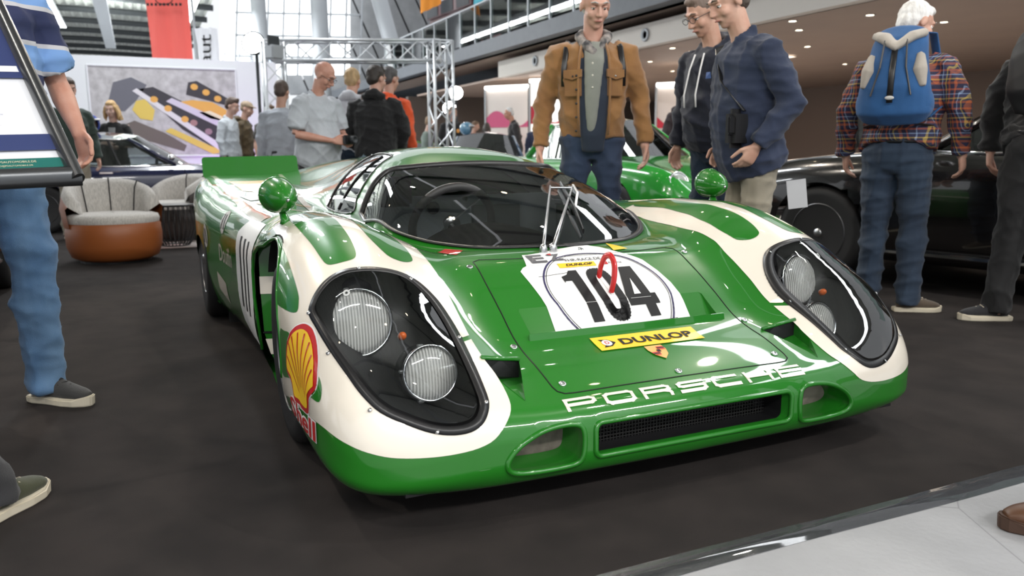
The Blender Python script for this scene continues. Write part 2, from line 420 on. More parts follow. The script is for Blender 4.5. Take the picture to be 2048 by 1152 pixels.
def cut(bm, poly3, proj, reach=.8, ymin=0.0):
    """open a clean-edged hole in the shell"""
    p2 = [proj.to2(q) for q in poly3]; c = sum((Vector(q) for q in poly3), Vector())/len(poly3)
    kill = []
    for f in bm.faces:
        m = f.calc_center_median()
        if ymin and m.y*math.copysign(1, ymin) < abs(ymin): continue
        if (m-c).length < (reach+.3 if ymin else reach) and f.normal.dot(proj.n) > .02 and inside(proj.to2(m), p2): kill.append(f)
    touched = set(v for f in kill for v in f.verts)
    bmesh.ops.delete(bm, geom=kill, context='FACES')
    for v in list(bm.verts):
        if v in touched and v.is_valid and v.is_boundary:
            q = Vector(proj.to2(v.co)); best = None
            for i in range(len(p2)):
                a = Vector(p2[i-1]); b = Vector(p2[i]); d = b-a
                if d.length < 1e-9: continue
                t = max(0, min(1, (q-a).dot(d)/d.length_squared)); r = a+d*t
                if best is None or (r-q).length < best[0]: best = ((r-q).length, r)
            if best and best[0] < .03:
                h = proj.cast(best[1].x, best[1].y)
                if h is not None and (h-v.co).length < .06: v.co = h
def offs(p2, d):
    """inset a closed 2D outline"""
    n = len(p2); A = sum(p2[i-1][0]*p2[i][1]-p2[i][0]*p2[i-1][1] for i in range(n)); sg = 1 if A > 0 else -1; out = []
    for i in range(n):
        a, b, c = Vector(p2[i-1]), Vector(p2[i]), Vector(p2[(i+1) % n])
        t = (c-a).normalized(); out.append((b.x-t.y*d*sg, b.y+t.x*d*sg))
    return out
def text_flat(s, w=None, h=None, bold=0.0, shear=0.0, font=None):
    """flat lettering as (verts2d, tris); scaled to width w and height h with the lower left at 0,0"""
    cu = bpy.data.curves.new('lettering', 'FONT'); cu.body = s; cu.offset = bold; cu.shear = shear; cu.resolution_u = 3
    o = bpy.data.objects.new('lettering', cu); col.objects.link(o)
    dg = bpy.context.evaluated_depsgraph_get(); me = bpy.data.meshes.new_from_object(o.evaluated_get(dg))
    bm = bmesh.new(); bm.from_mesh(me); bmesh.ops.triangulate(bm, faces=bm.faces)
    V = [(v.co.x, v.co.y) for v in bm.verts]; bm.verts.index_update(); F = [[v.index for v in f.verts] for f in bm.faces]
    bm.free(); bpy.data.meshes.remove(me); bpy.data.objects.remove(o); bpy.data.curves.remove(cu)
    x0 = min(v[0] for v in V); x1 = max(v[0] for v in V); y0 = min(v[1] for v in V); y1 = max(v[1] for v in V)
    kx = (w/(x1-x0)) if w else None; ky = (h/(y1-y0)) if h else kx
    kx = kx or ky
    return [((a-x0)*kx, (b-y0)*ky) for a, b in V], F, (x1-x0)*kx
def text_decal(name, s, mapf, proj, m, parent, w=None, h=None, bold=0.0, off=.003, shear=0.0):
    """mapf: (u,v) of the lettering -> 2D of proj"""
    V, F, _ = text_flat(s, w, h, bold, shear); P = []
    for a, b in V:
        q = proj.cast(*mapf(a, b), off); P.append(q if q is not None else Vector((0, 0, .3)))
    o = mesh(name, P, F, m, parent)
    bm = bmesh.new(); bm.from_mesh(o.data)
    for f in bm.faces:
        f.normal_update()
        if f.normal.dot(proj.n) < 0: f.normal_flip()
    bm.to_mesh(o.data); bm.free()
    return o
TOPP = Proj((0, 0, 1), up=(-1, 0, 0))
def hood2(u, v): return TOPP.to2((v, u, 0))       # u: car Y, v: car X
car = empty('race_car', (0, 0, 0)); tag(car, 'low green racing car with cream fender bands and number 104 on its bonnet', 'race car')
FEN = {s: Proj((.5, .55*s, .67)) for s in (-1, 1)}
SIDE = {s: Proj((.12, s, .12)) for s in (-1, 1)}
FRONT = Proj((1, 0, .06)); WSP = Proj((.5, 0, .86), up=(-1, 0, 0)); SWP = {s: Proj((-.1, s, .75)) for s in (-1, 1)}
lampP = {s: [m2(p, -s) for p in LAMP] for s in (-1, 1)}
lampS = {s: catmull(lampP[s], 4, True) for s in (-1, 1)}
WS = WS_BASE + WS_TOP
ws_loop = catmull(WS_BASE, 5) + catmull(WS_TOP, 5)
ws_loop = ws_loop + [(x, -y, z) for x, y, z in ws_loop[::-1][1:-1]]
# ---- wheel arches, intakes, ducts, scoops: outlines
def circ(cx, cz, r, y, a0=-25, a1=205, n=40): return [(cx+r*math.cos(R(a)), y, cz+r*math.sin(R(a))) for a in np.linspace(a0, a1, n)]
def arch_poly(s, rear):
    if rear: return circ(-2.3, .10, .37, s*1.04, 0, 180)+[(-2.66, s*1.0, -.05), (-1.94, s*1.0, -.05)]
    return circ(-.04, .355, .302, s*1.0, -14, 118)+[(-.30, s*.98, .605), (-.40, s*.98, .57), (-.45, s*.97, .50), (-.46, s*.97, .40), (-.46, s*.95, -.05), (.255, s*.95, -.05), (.255, s*.95, .05)]
def rrect(y0, y1, z0, z1, r, x=.9, n=6):
    out = []
    for cy, cz, a in ((y1-r, z1-r, 0), (y0+r, z1-r, 90), (y0+r, z0+r, 180), (y1-r, z0+r, 270)):
        for k in range(n+1): t = R(a+90*k/n); out.append((x, cy+r*math.cos(t), cz+r*math.sin(t)))
    return out
INTAKE = rrect(-.325, .325, .148, .238, .02)
DUCT = catmull([(.9, .36, .160), (.9, .358, .215), (.9, .372, .240), (.9, .42, .245), (.9, .48, .236), (.9, .535, .210), (.9, .567, .175), (.9, .560, .148), (.9, .52, .136), (.9, .44, .133), (.9, .378, .138)], 4, True)
DUCTS = {s: [(x, y*s, z) for x, y, z in DUCT] for s in (-1, 1)}
SCOOP = [(.655, .545, 0), (.640, .480, 0), (.638, .425, 0), (.70, .447, 0), (.815, .490, 0), (.74, .528, 0)]
SCOOPS = {s: [(x, y*s, z) for x, y, z in SCOOP] for s in (-1, 1)}
RAMP = [(.44, -.335, 0), (.552, -.335, 0), (.552, .335, 0), (.44, .335, 0)]
bm = BODY.copy()
for s in (-1, 1):
    cut(bm, arch_poly(s, False), Proj((0, s, 0)), .5, s*.72); cut(bm, arch_poly(s, True), Proj((0, s, 0)), .75, s*.72)
    cut(bm, lampS[s], FEN[s]); cut(bm, DUCTS[s], FRONT, .3); cut(bm, SCOOPS[s], TOPP, 3)
    cut(bm, catmull([m2(p, -s) for p in SIDE_WIN], 4, True), SWP[s], .6)
cut(bm, ws_loop, WSP, 1.2); cut(bm, INTAKE, FRONT, .7); cut(bm, RAMP, TOPP, 3)
me = bpy.data.meshes.new('body_shell'); bm.to_mesh(me); bm.free()
me.polygons.foreach_set('use_smooth', [True]*len(me.polygons))
link('body_shell', me, GREEN, car)
# ---- bonnet outlet ramp behind the lip
rm = MB(); n = 12
zr = lambda x: float(zc(.44))+(x-.44)/(.552-.44)*(.338-float(zc(.44)))
v = [(x, y, zr(x)) for x in (.44, .496, .552) for y in (-.335, .335)]
rm.add(v, [(0, 2, 3, 1), (2, 4, 5, 3)])
for s in (-1, 1):
    xs_ = np.linspace(.44, .552, 8); vv = [(x, .335*s, zr(x)) for x in xs_]+[(x, .335*s, float(surf([(x, .335)])[0])) for x in xs_]
    rm.add(vv, [(i, i+1, 8+i+1, 8+i) for i in range(7)])
rm.add([(.552, -.335, .338), (.552, .335, .338), (.552, .335, .388), (.552, -.335, .388)], [(0, 1, 2, 3)])
ramp = rm.build('bonnet_outlet', GREEN, car)
lip = MB()
lip.add([(.552, -.352, .372), (.552, .346, .372), (.548, .346, .402), (.548, -.352, .402), (.560, -.352, .372), (.560, .346, .372), (.553, .346, .402), (.553, -.352, .402)],
        [(0, 1, 2, 3), (5, 4, 7, 6), (3, 2, 6, 7), (0, 3, 7, 4), (1, 5, 6, 2), (4, 5, 1, 0)])
lip.build('bonnet_lip', GREEN, car, bevel=.0015)
vv = [tuple(q.co) for q in me.vertices]; base_n = len(vv)
BVH_HOOD = BVHTree.FromPolygons(vv+[tuple(q) for q in rm.v], [tuple(p.vertices) for p in me.polygons]+[tuple(i+base_n for i in f) for f in rm.f])
HOODP = Proj((0, 0, 1), up=(-1, 0, 0), bvh=BVH_HOOD)
# ---- cream bands and green patches
for s in (-1, 1):
    mm = lambda P: [m2(p, -s) for p in P]
    o2 = [tuple(q) for q in catmull([FEN[s].to2(p) for p in mm(WHITE_P)], 3, True)]; h2 = offs([FEN[s].to2(p) for p in lampS[s]], .006)
    area = lambda P: sum(P[i-1][0]*P[i][1]-P[i][0]*P[i-1][1] for i in range(len(P)))
    if area(o2)*area(h2) > 0: h2 = h2[::-1]
    bi, bj = min(((i, j) for i in range(len(o2)) for j in range(len(h2))), key=lambda t: math.dist(o2[t[0]], h2[t[1]]))
    key = o2[:bi+1]+h2[bj:]+h2[:bj+1]+o2[bi:]
    decal('cream_band', [key], FEN[s], CREAM, car, .0016, .012, 1, False)
    for P in (PATCH_ARCH, PATCH_MID, PATCH_IN, PATCH_SHELL): decal('green_patch', [mm(P)], FEN[s], GREEN, car, .0028, .012, 3)
# ---- head lamps
LBLACK = mat('lamp_bowl_black', (.010, .010, .011), .45)
LENS = glass('lamp_lens', (.95, .95, .93), .06, .06)
nt = LENS.node_tree; df = nt.nodes.new('ShaderNodeBsdfDiffuse'); df.inputs[0].default_value = (.95, .95, .93, 1); mo_ = nt.nodes['Material Output']; m0 = mo_.inputs[0].links[0].from_socket
wv = nt.nodes.new('ShaderNodeTexWave'); wv.inputs['Scale'].default_value = 38; wv.bands_direction = 'Y'; tc = nt.nodes.new('ShaderNodeTexCoord'); nt.links.new(tc.outputs['Object'], wv.inputs['Vector'])
mr = nt.nodes.new('ShaderNodeMapRange'); mr.inputs[3].default_value = .16; mr.inputs[4].default_value = .60; nt.links.new(wv.outputs[0], mr.inputs[0])
m1 = nt.nodes.new('ShaderNodeMixShader'); nt.links.new(mr.outputs[0], m1.inputs[0]); nt.links.new(m0, m1.inputs[1]); nt.links.new(df.outputs[0], m1.inputs[2]); nt.links.new(m1.outputs[0], mo_.inputs[0])
REFL = mat('lamp_reflector', (.92, .92, .90), .32, 1.0)
for nt in (REFL,):
    b = nt.node_tree.nodes['Principled BSDF']; wv = nt.node_tree.nodes.new('ShaderNodeTexWave'); wv.inputs['Scale'].default_value = 42; wv.bands_direction = 'Y'
    tc = nt.node_tree.nodes.new('ShaderNodeTexCoord'); bp = nt.node_tree.nodes.new('ShaderNodeBump'); bp.inputs['Strength'].default_value = .6; bp.inputs['Distance'].default_value = .01
    nt.node_tree.links.new(tc.outputs['Object'], wv.inputs['Vector']); nt.node_tree.links.new(wv.outputs[0], bp.inputs['Height']); nt.node_tree.links.new(bp.outputs[0], b.inputs['Normal'])
ORANGE = mat('amber_lens', (.75, .14, .02), .25, coat=.5)
for s in (-1, 1):
    pj = FEN[s]; o2 = [pj.to2(p) for p in lampS[s]]; i2 = offs(o2, .020); i3 = offs(o2, .026)
    # black frame on the body
    V = []; F = []; n = len(o2)
    for q in (o2, i2):
        for a in q: V.append(pj.cast(a[0], a[1], .003))
    F = [(i, (i+1) % n, n+(i+1) % n, n+i) for i in range(n)]
    fr = mesh('headlight_frame', V, F, BLACK, car, smooth=True)
    sol = fr.modifiers.new('thick', 'SOLIDIFY'); sol.thickness = .002; sol.offset = 0
    cov = decal('headlight_cover', [i3], pj, GLASS, car, .006, .03, 1, False)
    bw = MB(); c3 = sum((Vector(p) for p in lampP[s]), Vector())/len(LAMP); nn = pj.n
    rings = []
    for k, (f, d) in enumerate(((1.0, -.004), (.97, -.05), (.9, -.12), (.7, -.17), (.02, -.18))):
        rings.append([c3+(Vector(p)-c3)*f+nn*d for p in lampS[s]])
    v = [p for r_ in rings for p in r_]; nb = len(lampS[s])
    bw.add(v, [(r_*nb+i, r_*nb+(i+1) % nb, (r_+1)*nb+(i+1) % nb, (r_+1)*nb+i) for r_ in range(4) for i in range(nb)])
    bowl = bw.build('headlight_bowl', LBLACK, car, smooth=True)
    for (c, rad, ax) in (((.40, .807*s, .452), .092, (1, .10*s, .22)), ((.622, .676*s, .347), .072, (1, .0, .22))):
        M = look(c, ax)
        lampo = MB().lathe([(rad, -.005), (rad*1.05, .0), (rad*1.05, .012), (rad*.98, .014), (rad*.97, .004), (rad*.985, -.004)], 40, M, True).build('lamp_ring', CHROME, car, smooth=True)
        MB().lathe([(rad*.02, -.062), (rad*.3, -.058), (rad*.6, -.042), (rad*.85, -.018), (rad*.975, .003)], 40, M).build('reflector', REFL, lampo, smooth=True)
        MB().lathe([(rad*.975, .006), (rad*.8, .014), (rad*.5, .020), (rad*.01, .023)], 40, M).build('lens', LENS, lampo, smooth=True)
        MB().lathe([(.012, -.06), (.012, -.03), (.004, -.026)], 14, M).build('bulb', STEEL, lampo, smooth=True)
        MB().lathe([(rad*1.04, -.07), (rad*1.04, .0)], 30, M).build('lamp_shell', LBLACK, lampo, smooth=True)
        for a in (60, 125, 200):
            q = M @ Vector((rad*1.07*math.cos(R(a)), rad*1.07*math.sin(R(a)), .006))
            MB().box(q, (.012, .016, .008)).build('clip', STEEL, lampo, bevel=.002)
    MB().lathe([(.011, 0), (.011, .012), (.008, .02), (.002, .024)], 16, look((.575, .735*s, .44), (1, 0, .5))).build('marker_bulb', ORANGE, car, smooth=True)
    MB().lathe([(.004, 0), (.0095, 0), (.0095, .003), (.004, .003)], 18, look((.445, .845*s, .545), (.8, .4*s, .6)), True).build('washer', WHITE, car)
    for p in LAMP_BOLT:
        q = pj.to2(m2(p, -s)); h = pj.cast(q[0], q[1], .005)
        MB().lathe([(.0055, 0), (.0055, .002), (.003, .0035)], 10, look(h, nn)).build('cover_screw', STEEL, car, smooth=True)
# ---- windscreen, side windows, seals
decal('windscreen', [ws_loop], WSP, GLASS, car, -.001, .035, 1)
seal = [WSP.cast(*WSP.to2(p), .002) for p in ws_loop]; seal = [q for q in seal if q is not None]
MB().tube(seal, [(.006, .012)]*len(seal), 8, closed=True, flat=(0, 0, 1)).build('windscreen_seal', BLACK, car, smooth=True)
DARKGLASS = glass('dark_side_glass', (.16, .16, .17), .06)
for s in (-1, 1):
    sw = catmull([m2(p, -s) for p in SIDE_WIN], 4, True)
    decal('side_window', [sw], SWP[s], DARKGLASS, car, -.001, .03, 1)
    q = [SWP[s].cast(*SWP[s].to2(p), .001) for p in sw]
    MB().tube([a for a in q if a is not None], .005, 6, closed=True).build('window_trim', BLACK, car, smooth=True)
    # bar that divides the pane
    a = SWP[s].to2((-.98, .545*s, .68)); b = SWP[s].to2((-1.12, .29*s, .90)); ln = [SWP[s].cast(a[0]+(b[0]-a[0])*t, a[1]+(b[1]-a[1])*t, .002) for t in np.linspace(0, 1, 12)]
    MB().tube([p for p in ln if p is not None], .004, 6).build('window_bar', BLACK, car)
    for p in sw[::5]:
        h = SWP[s].cast(*SWP[s].to2(p), .006)
        if h is not None: MB().ell(h, (.004, .004, .004), n=8, m=5).build('rivet', STEEL, car, smooth=True)
# ---- cockpit
TUB = mat('cockpit_aluminium', (.72, .77, .80), .6); DASH = mat('dash_black', (.016, .015, .015), .4)
tb = MB()
tb.box((-.45, 0, .14), (1.2, 1.1, .02)); tb.box((-1.0, 0, .42), (.02, 1.1, .60))
for s in (-1, 1): tb.box((-.45, .575*s, .37), (1.2, .02, .48))
tb.box((.13, 0, .36), (.02, 1.1, .38))
tb.build('cockpit_tub', TUB, car)
MB().box((-.965, -.285, .745), (.05, .15, .135)).build('headrest', DASH, car, bevel=.012)
MB().box((-.985, .22, .60), (.02, .25, .14)).build('bulkhead_panel', mat('panel_grey', (.30, .32, .33), .5), car, bevel=.004)
MB().lathe([(.014, 0), (.014, .01), (.006, .014)], 14, look((-.985, .06, .70), (1, 0, 0))).build('gauge_button', STEEL, car)
MB().lathe([(.03, 0), (.03, .012), (.01, .02)], 18, look((-.985, -.10, .665), (1, 0, 0))).build('vent_plug', BLACK, car)
# dashboard hood
dh = MB(); v = []; f = []
for i, x in enumerate(np.linspace(.10, -.26, 10)):
    t = i/9
    for j, y in enumerate(np.linspace(-.42, .10, 21)):
        q = (y+.16)/.26; z = .55+.105*max(0, 1-q*q)**.6*min(1, t*1.6+.25)
        v.append((x, y, z))
for i in range(9):
    for j in range(20): f.append((i*21+j, i*21+j+1, (i+1)*21+j+1, (i+1)*21+j))
dh.add(v, f).build('dash_cowl', DASH, car, smooth=True)
MB().box((-.02, .05, .525), (.22, .95, .02)).build('dash_shelf', DASH, car)
sw_ = MB(); Ms = look((-.42, -.215, .635), (-.92, .0, .38)); ring = [Ms @ Vector((.165*math.cos(a), .165*math.sin(a), 0)) for a in np.linspace(0, 2*math.pi, 48, endpoint=False)]
wheel_o = sw_.tube(ring, .017, 10, closed=True).build('steering_wheel', mat('leather_black', (.02, .02, .02), .5), car, smooth=True)
for a in (0, 180, 270):
    p0 = Ms @ Vector((.02*math.cos(R(a)), .02*math.sin(R(a)), .02)); p1 = Ms @ Vector((.16*math.cos(R(a)), .16*math.sin(R(a)), 0))
    MB().tube([p0, p1], [(.004, .022), (.004, .014)], 8).build('spoke', STEEL, wheel_o)
MB().lathe([(.001, .03), (.03, .028), (.034, .0)], 20, Ms).build('hub', STEEL, wheel_o, smooth=True)
MB().tube([(-.44, -.215, .63), (.0, -.215, .48)], .018, 10).build('steering_column', BLACK, car)
for y in (-.27, .27):
    st = MB().tube([(-.55, y, .20), (-.78, y, .24), (-.90, y, .44)], [(.04, .2), (.05, .21), (.04, .19)], 14, flat=(1, 0, 0)).build('seat', DASH, car, smooth=True)
# ---- wipers on the glass
def ongl(x, y, off): h = WSP.cast(*WSP.to2((x, y, .7)), off); return h
wp = empty('wiper', (0, 0, 0)); wp.parent = car
A0 = Vector((.165, -.108, .595)); A1 = Vector((-.31, .165, .782)); B0 = Vector((.165, -.071, .597)); B1 = Vector((-.33, .28, .782))
MB().tube([A0, A0*.75+A1*.25, A1], [.006, .0055, .004], 8).build('wiper_arm', STEEL, wp, smooth=True)
MB().tube([B0, B0*.7+B1*.3, B1], [.007, .0075, .004], 8).build('wiper_arm', STEEL, wp, smooth=True)
MB().tube([A1*.97+A0*.03, B1*.95+B0*.05], .0035, 8).build('wiper_link', STEEL, wp)
for p in (A0, B0):
    MB().lathe([(.014, -.03), (.014, .0), (.01, .012), (.004, .016)], 14, look(p, (0, 0, 1))).build('wiper_pivot', STEEL, wp, smooth=True)
bl = [Vector((-.385, .25, .788)), Vector((-.107, .165, .70)), Vector((.045, .115, .633))]
MB().tube(bl, [(.012, .004), (.016, .005), (.012, .004)], 8).build('wiper_blade', BLACK, wp)
MB().tube([B1, (B1+bl[1])/2+Vector((.01, .01, .015)), bl[1]], .006, 8).build('wiper_bracket', STEEL, wp)
# ---- tow loop on the bonnet
tl = MB(); pts = [(.342, .004, .508), (.350, .006, .550), (.372, .010, .585), (.400, .014, .588), (.420, .014, .560), (.424, .010, .515), (.415, .006, .474)]
tl.tube(catmull(pts, 5), [(.007, .011)]*31, 8, flat=(0, 1, 0)); tl.build('tow_loop', RED, car, smooth=True)
MB().tube([(.335, .008, .520), (.425, .008, .470)], [(.004, .007)]*2, 6).build('tow_slot', WHITE, car)
# ---- bonnet seam, fasteners
HOOD_L = [(.805, 0, 0), (.806, -.2, 0), (.808, -.345, 0), (.806, -.372, 0), (.795, -.388, 0), (.775, -.393, 0), (.69, -.394, 0), (.5, -.392, 0), (.35, -.390, 0), (.215, -.385, 0), (.20, -.36, 0), (.21, -.25, 0), (.225, 0, 0)]
loop = HOOD_L+[(x, -y, z) for x, y, z in HOOD_L[::-1][1:-1]]
MB().tube(drape_line(loop, HOODP, .0, closed=True), .0022, 5, closed=True).build('bonnet_seam', INK, car)
for (x, y) in ((.77, .36), (.77, -.36), (.785, .0), (.575, .41), (.575, -.41), (.25, .41), (.25, -.41), (.165, .035)):
    h = HOODP.cast(*hood2(y, x), .001)
    if h is not None: MB().lathe([(.0105, 0), (.0105, .0025), (.006, .004), (.003, .002)], 16, look(h, (.4, 0, .9))).build('bonnet_fastener', CHROME, car, smooth=True)
# ---- scoops
for s in (-1, 1):
    sc = [SCOOPS[s][i] for i in range(6)]; tp = [TOPP.cast(*TOPP.to2(p), .001) for p in sc]
    dep = [.05, .055, .05, .03, .0, .028]
    bt = [q-Vector((0, 0, d)) for q, d in zip(tp, dep)]
    fl = MB(); fl.add(tp+bt, [(6, 7, 8, 9, 10, 11)]+[(i, (i+1) % 6, 6+(i+1) % 6, 6+i) for i in (2, 3, 4, 5)]); sco = fl.build('air_scoop', GREEN, car)
    MB().add([tp[0], tp[1], tp[2], bt[2], bt[1], bt[0]], [(0, 1, 2, 3, 4, 5)]).build('scoop_mouth', BLACK, sco)
    MB().tube([tp[0]+Vector((.004, 0, .002)), tp[1]+Vector((.004, 0, .003)), tp[2]+Vector((.004, 0, .002))], .006, 8).build('scoop_brow', GREEN, sco, smooth=True)
# ---- nose intakes
TUNNEL = noisy(mat('duct_grime', (.10, .085, .07), .8), (.30, .26, .22), 12, 4, .8)
def intake(name, loop_, depth, back_mat, wall=None, k=.95):
    h = [FRONT.cast(*FRONT.to2(p)) for p in loop_]; n = len(h)
    c = sum(h, Vector())/n
    b1 = [c+(q-c)*.97+Vector((-.03, 0, 0)) for q in h]; b2 = [c+(q-c)*k+Vector((-depth, 0, .004)) for q in h]
    t = MB(); t.add(h+b1+b2, [(i, (i+1) % n, n+(i+1) % n, n+i) for i in range(n)])
    o = t.build(name, GREEN, car, smooth=True)
    MB().add(b1+b2, [(i, (i+1) % n, n+(i+1) % n, n+i) for i in range(n)]).build('duct_wall', wall or GREEN, o, smooth=True)
    MB().add(b2, [tuple(range(n))]).build('duct_back', back_mat, o)
    MB().tube(h, .0075, 8, closed=True).build('intake_rim', GREEN, o, smooth=True)
    return o
for s in (-1, 1): intake('brake_duct', DUCTS[s], .09, TUNNEL, None, .85)
ctr = intake('nose_intake', [p for p in INTAKE], .12, BLACK, BLACK, .99)
gr = MB()
for y in np.linspace(-.29, .29, 59): gr.box((.80, y, .193), (.0015, .0015, .09))
for z in np.linspace(.155, .232, 9): gr.box((.80, 0, z), (.0015, .60, .0015))
gr.build('intake_mesh', mat('mesh_wire', (.05, .05, .05), .4, .6), ctr)['kind'] = 'stuff'
for i in range(9): MB().box((.76, 0, .155+i*.0095), (.05, .58, .001)).build('radiator_fin', DASH, ctr)
# ---- lettering across the nose
def ribbon(pts, w, closed=False):
    """thick polyline -> list of quads/polys in 2D"""
    out = []; n = len(pts)
    for i in range(n if closed else n-1):
        a, b = Vector(pts[i]), Vector(pts[(i+1) % n]); t = (b-a).normalized()*(w/2); q = Vector((-t.y, t.x))
        a2, b2 = a-t*.98, b+t*.98
        out.append([tuple(a2+q), tuple(a2-q), tuple(b2-q), tuple(b2+q)])
    return out
def glyph(ch):   # strokes in a 1.25 x 1 cell
    Rr = lambda pts: catmull(pts, 1)
    W = 1.32; r_ = .16
    box = [(r_, 0), (W-r_, 0), (W, r_), (W, 1-r_), (W-r_, 1), (r_, 1), (0, 1-r_), (0, r_)]
    return {'P': [([(0, 0), (0, 1), (W-r_, 1), (W, 1-r_), (W, .42+r_), (W-r_, .42), (0, .42)], False)],
            'O': [(box, True)],
            'R': [([(0, 0), (0, 1), (W-r_, 1), (W, 1-r_), (W, .45+r_), (W-r_, .45), (0, .45)], False), ([(W-.35, .45), (W-.05, .3), (W, .15), (W, 0)], False)],
            'S': [([(W, 1), (r_, 1), (0, 1-r_), (0, .5+r_*.6), (r_, .5), (W-r_, .5), (W, .5-r_*.6), (W, r_), (W-r_, 0), (0, 0)], False)],
            'C': [([(W, 1), (r_, 1), (0, 1-r_), (0, r_), (r_, 0), (W, 0)], False)],
            'H': [([(0, 0), (0, 1)], False), ([(W, 0), (W, 1)], False), ([(0, .5), (W, .5)], False)],
            'E': [([(W, 1), (0, 1), (0, 0), (W, 0)], False), ([(0, .5), (W, .5)], False)]}[ch]
NP = Proj((.55, 0, .83), up=(-1, 0, 0))
polys = []
word = 'PORSCHE'; step = .775/7.0; gw = .0895
pa = NP.to2((.8635, 0, .271))[1]; pb = NP.to2((.829, 0, .290))[1]; lo_, hi_ = pa, pb
for i, ch in enumerate(word):
    y0 = -.393+i*(.785-gw)/6
    for pts, cl in glyph(ch):
        q = [(y0+x/1.32*(gw-.008)+.004, lo_+(hi_-lo_)*(.1+.8*z)) for x, z in pts]
        for poly in ribbon(q, .0100, cl): polys.append(poly)
decal('nose_lettering', polys, NP, CREAM, car, .0022, .03, 1, False)
# ---- number panel and stickers on the bonnet (u: car Y, v: car X)
PANEL = [(.191, -.2), (.175, -.13), (.140, -.036), (.122, .038), (.118, .09), (.15, .12), (.19, .14), (.23, .169), (.276, .214), (.33, .237), (.391, .252), (.459, .254), (.5, .25), (.549, .24), (.549, -.243), (.5, -.24), (.45, -.238), (.407, -.239), (.339, -.247), (.291, -.254), (.275, -.238), (.267, -.221)]
decal('number_panel', [[hood2(y, x) for x, y in PANEL]], HOODP, WHITE, car, .0015, .02, 1, False)
NAVY = mat('navy_line', (.02, .015, .08), .4)
def ring_line(rx, ry, wdt, cx, cy, a0, a1, m, nm, off=.003):
    pts = [(cy+ry*math.cos(R(a)), cx-rx*math.sin(R(a))) for a in np.linspace(a0, a1, 64)]
    decal(nm, ribbon([hood2(*p) for p in pts], wdt), HOODP, m, car, off, .05, 1, False)
ring_line(.185, .215, .006, .395, .01, -48, 228, NAVY, 'roundel_line')
ring_line(.178, .207, .002, .395, .01, -48, 228, INK, 'roundel_inner_line')
decal('panel_rule', ribbon([hood2(-.205, .322), hood2(-.09, .312)], .0015), HOODP, INK, car, .003, .05, 1, False)
decal('panel_rule', ribbon([hood2(-.175, .508), hood2(.2, .503)], .002), HOODP, INK, car, .003, .05, 1, False)
# digits
D1 = [(-.062, .305), (-.062, .492), (-.100, .492), (-.100, .348), (-.128, .356), (-.128, .330), (-.105, .322), (-.092, .305)]
def ell_ring(cy, cx, ry, rx, wd): return [(cy+ry*math.copysign(abs(math.cos(a))**.62, math.cos(a)), cx+rx*math.copysign(abs(math.sin(a))**.62, math.sin(a))) for a in np.linspace(0, 2*math.pi, 40, endpoint=False)]
dg = [[hood2(*p) for p in D1]]
dg += ribbon([hood2(*p) for p in ell_ring(.004, .399, .030, .080, .03)], .029, True)
F4 = [(.145, .492), (.107, .492), (.107, .46), (.052, .46), (.052, .428), (.098, .305), (.145, .305), (.145, .428), (.163, .428), (.163, .46), (.145, .46)]
dg += [[hood2(*p) for p in F4]]
decal('number_104', dg, HOODP, INK, car, .0035, .025, 1, False)
decal('number_counter', [[hood2(*p) for p in ((.084, .428), (.109, .360), (.109, .428))]], HOODP, WHITE, car, .0045, .03, 1, False)
def rect(y0, y1, x0, x1): return [hood2(y0, x0), hood2(y1, x0), hood2(y1, x1), hood2(y0, x1)]
def sticker(nm, y0, y1, x0, x1, m, off=.003): return decal(nm, [rect(y0, y1, x0, x1)], HOODP, m, car, off, .03, 1, False)
def htext(nm, s, y0, x1, w, h, m, bold=0, off=.0045, shear=0): return text_decal(nm, s, lambda a, b: hood2(y0+a, x1-b), HOODP, m, car, w, h, bold, off, shear)
sticker('yellow_sticker', -.168, .195, .578, .650, YELLOW)
htext('sticker_lettering', 'DUNLOP', -.085, .632, .255, .034, INK, .03)
decal('sticker_arrow', [[hood2(-.15, .592), hood2(-.12, .596), hood2(-.10, .614), hood2(-.12, .632), hood2(-.15, .636), hood2(-.13, .614)]], HOODP, INK, car, .0042, .05, 1, False)
decal('sticker_disc', [[hood2(-.130+.016*math.cos(a), .614+.016*math.sin(a)) for a in np.linspace(0, 6.28, 20, endpoint=False)]], HOODP, WHITE, car, .005, .05, 1, False)
htext('sticker_initial', 'D', -.137, .622, .014, .016, RED, .02, .006)
sticker('small_yellow_sticker', -.112, .026, .268, .290, YELLOW)
htext('small_sticker_lettering', 'DUNLOP', -.085, .285, .10, .011, INK, .03, .0045, .2)
htext('panel_lettering', 'FHR-RACE.DE', -.075, .262, .135, .014, INK, .005)
sticker('red_square', .052, .072, .272, .287, RED); htext('panel_script', 'Racing', .075, .288, .05, .010, INK)
htext('panel_red_lettering', 'go.911', -.105, .533, .085, .017, RED, 0)
sticker('green_square', .0, .062, .512, .540, mat('lime_vinyl', (.30, .62, .10), .4)); decal('green_square_ring', ribbon([hood2(*p) for p in ((.012, .518), (.05, .518), (.05, .534), (.012, .534))], .004, True), HOODP, WHITE, car, .0045, .05, 1, False)
htext('web_prefix', 'www.', .078, .532, .028, .008, INK)
sticker('blue_sticker', .108, .152, .508, .536, mat('blue_vinyl', (.01, .16, .55), .4)); sticker('orange_sticker', .152, .194, .508, .536, mat('amber_vinyl', (.9, .45, .02), .4))
htext('sticker_word', 'Click', .111, .530, .038, .016, WHITE, .01); htext('sticker_word', 'Vers', .155, .530, .036, .016, INK); htext('web_suffix', '.de', .198, .530, .018, .010, INK)
GREYV = mat('grey_vinyl', (.09, .09, .10), .4)
decal('letter_sticker', [[hood2(-.222, .268), hood2(-.20, .188), hood2(-.06, .188), hood2(-.06, .235), hood2(-.10, .268)]], HOODP, WHITE, car, .0022, .03, 1, False)
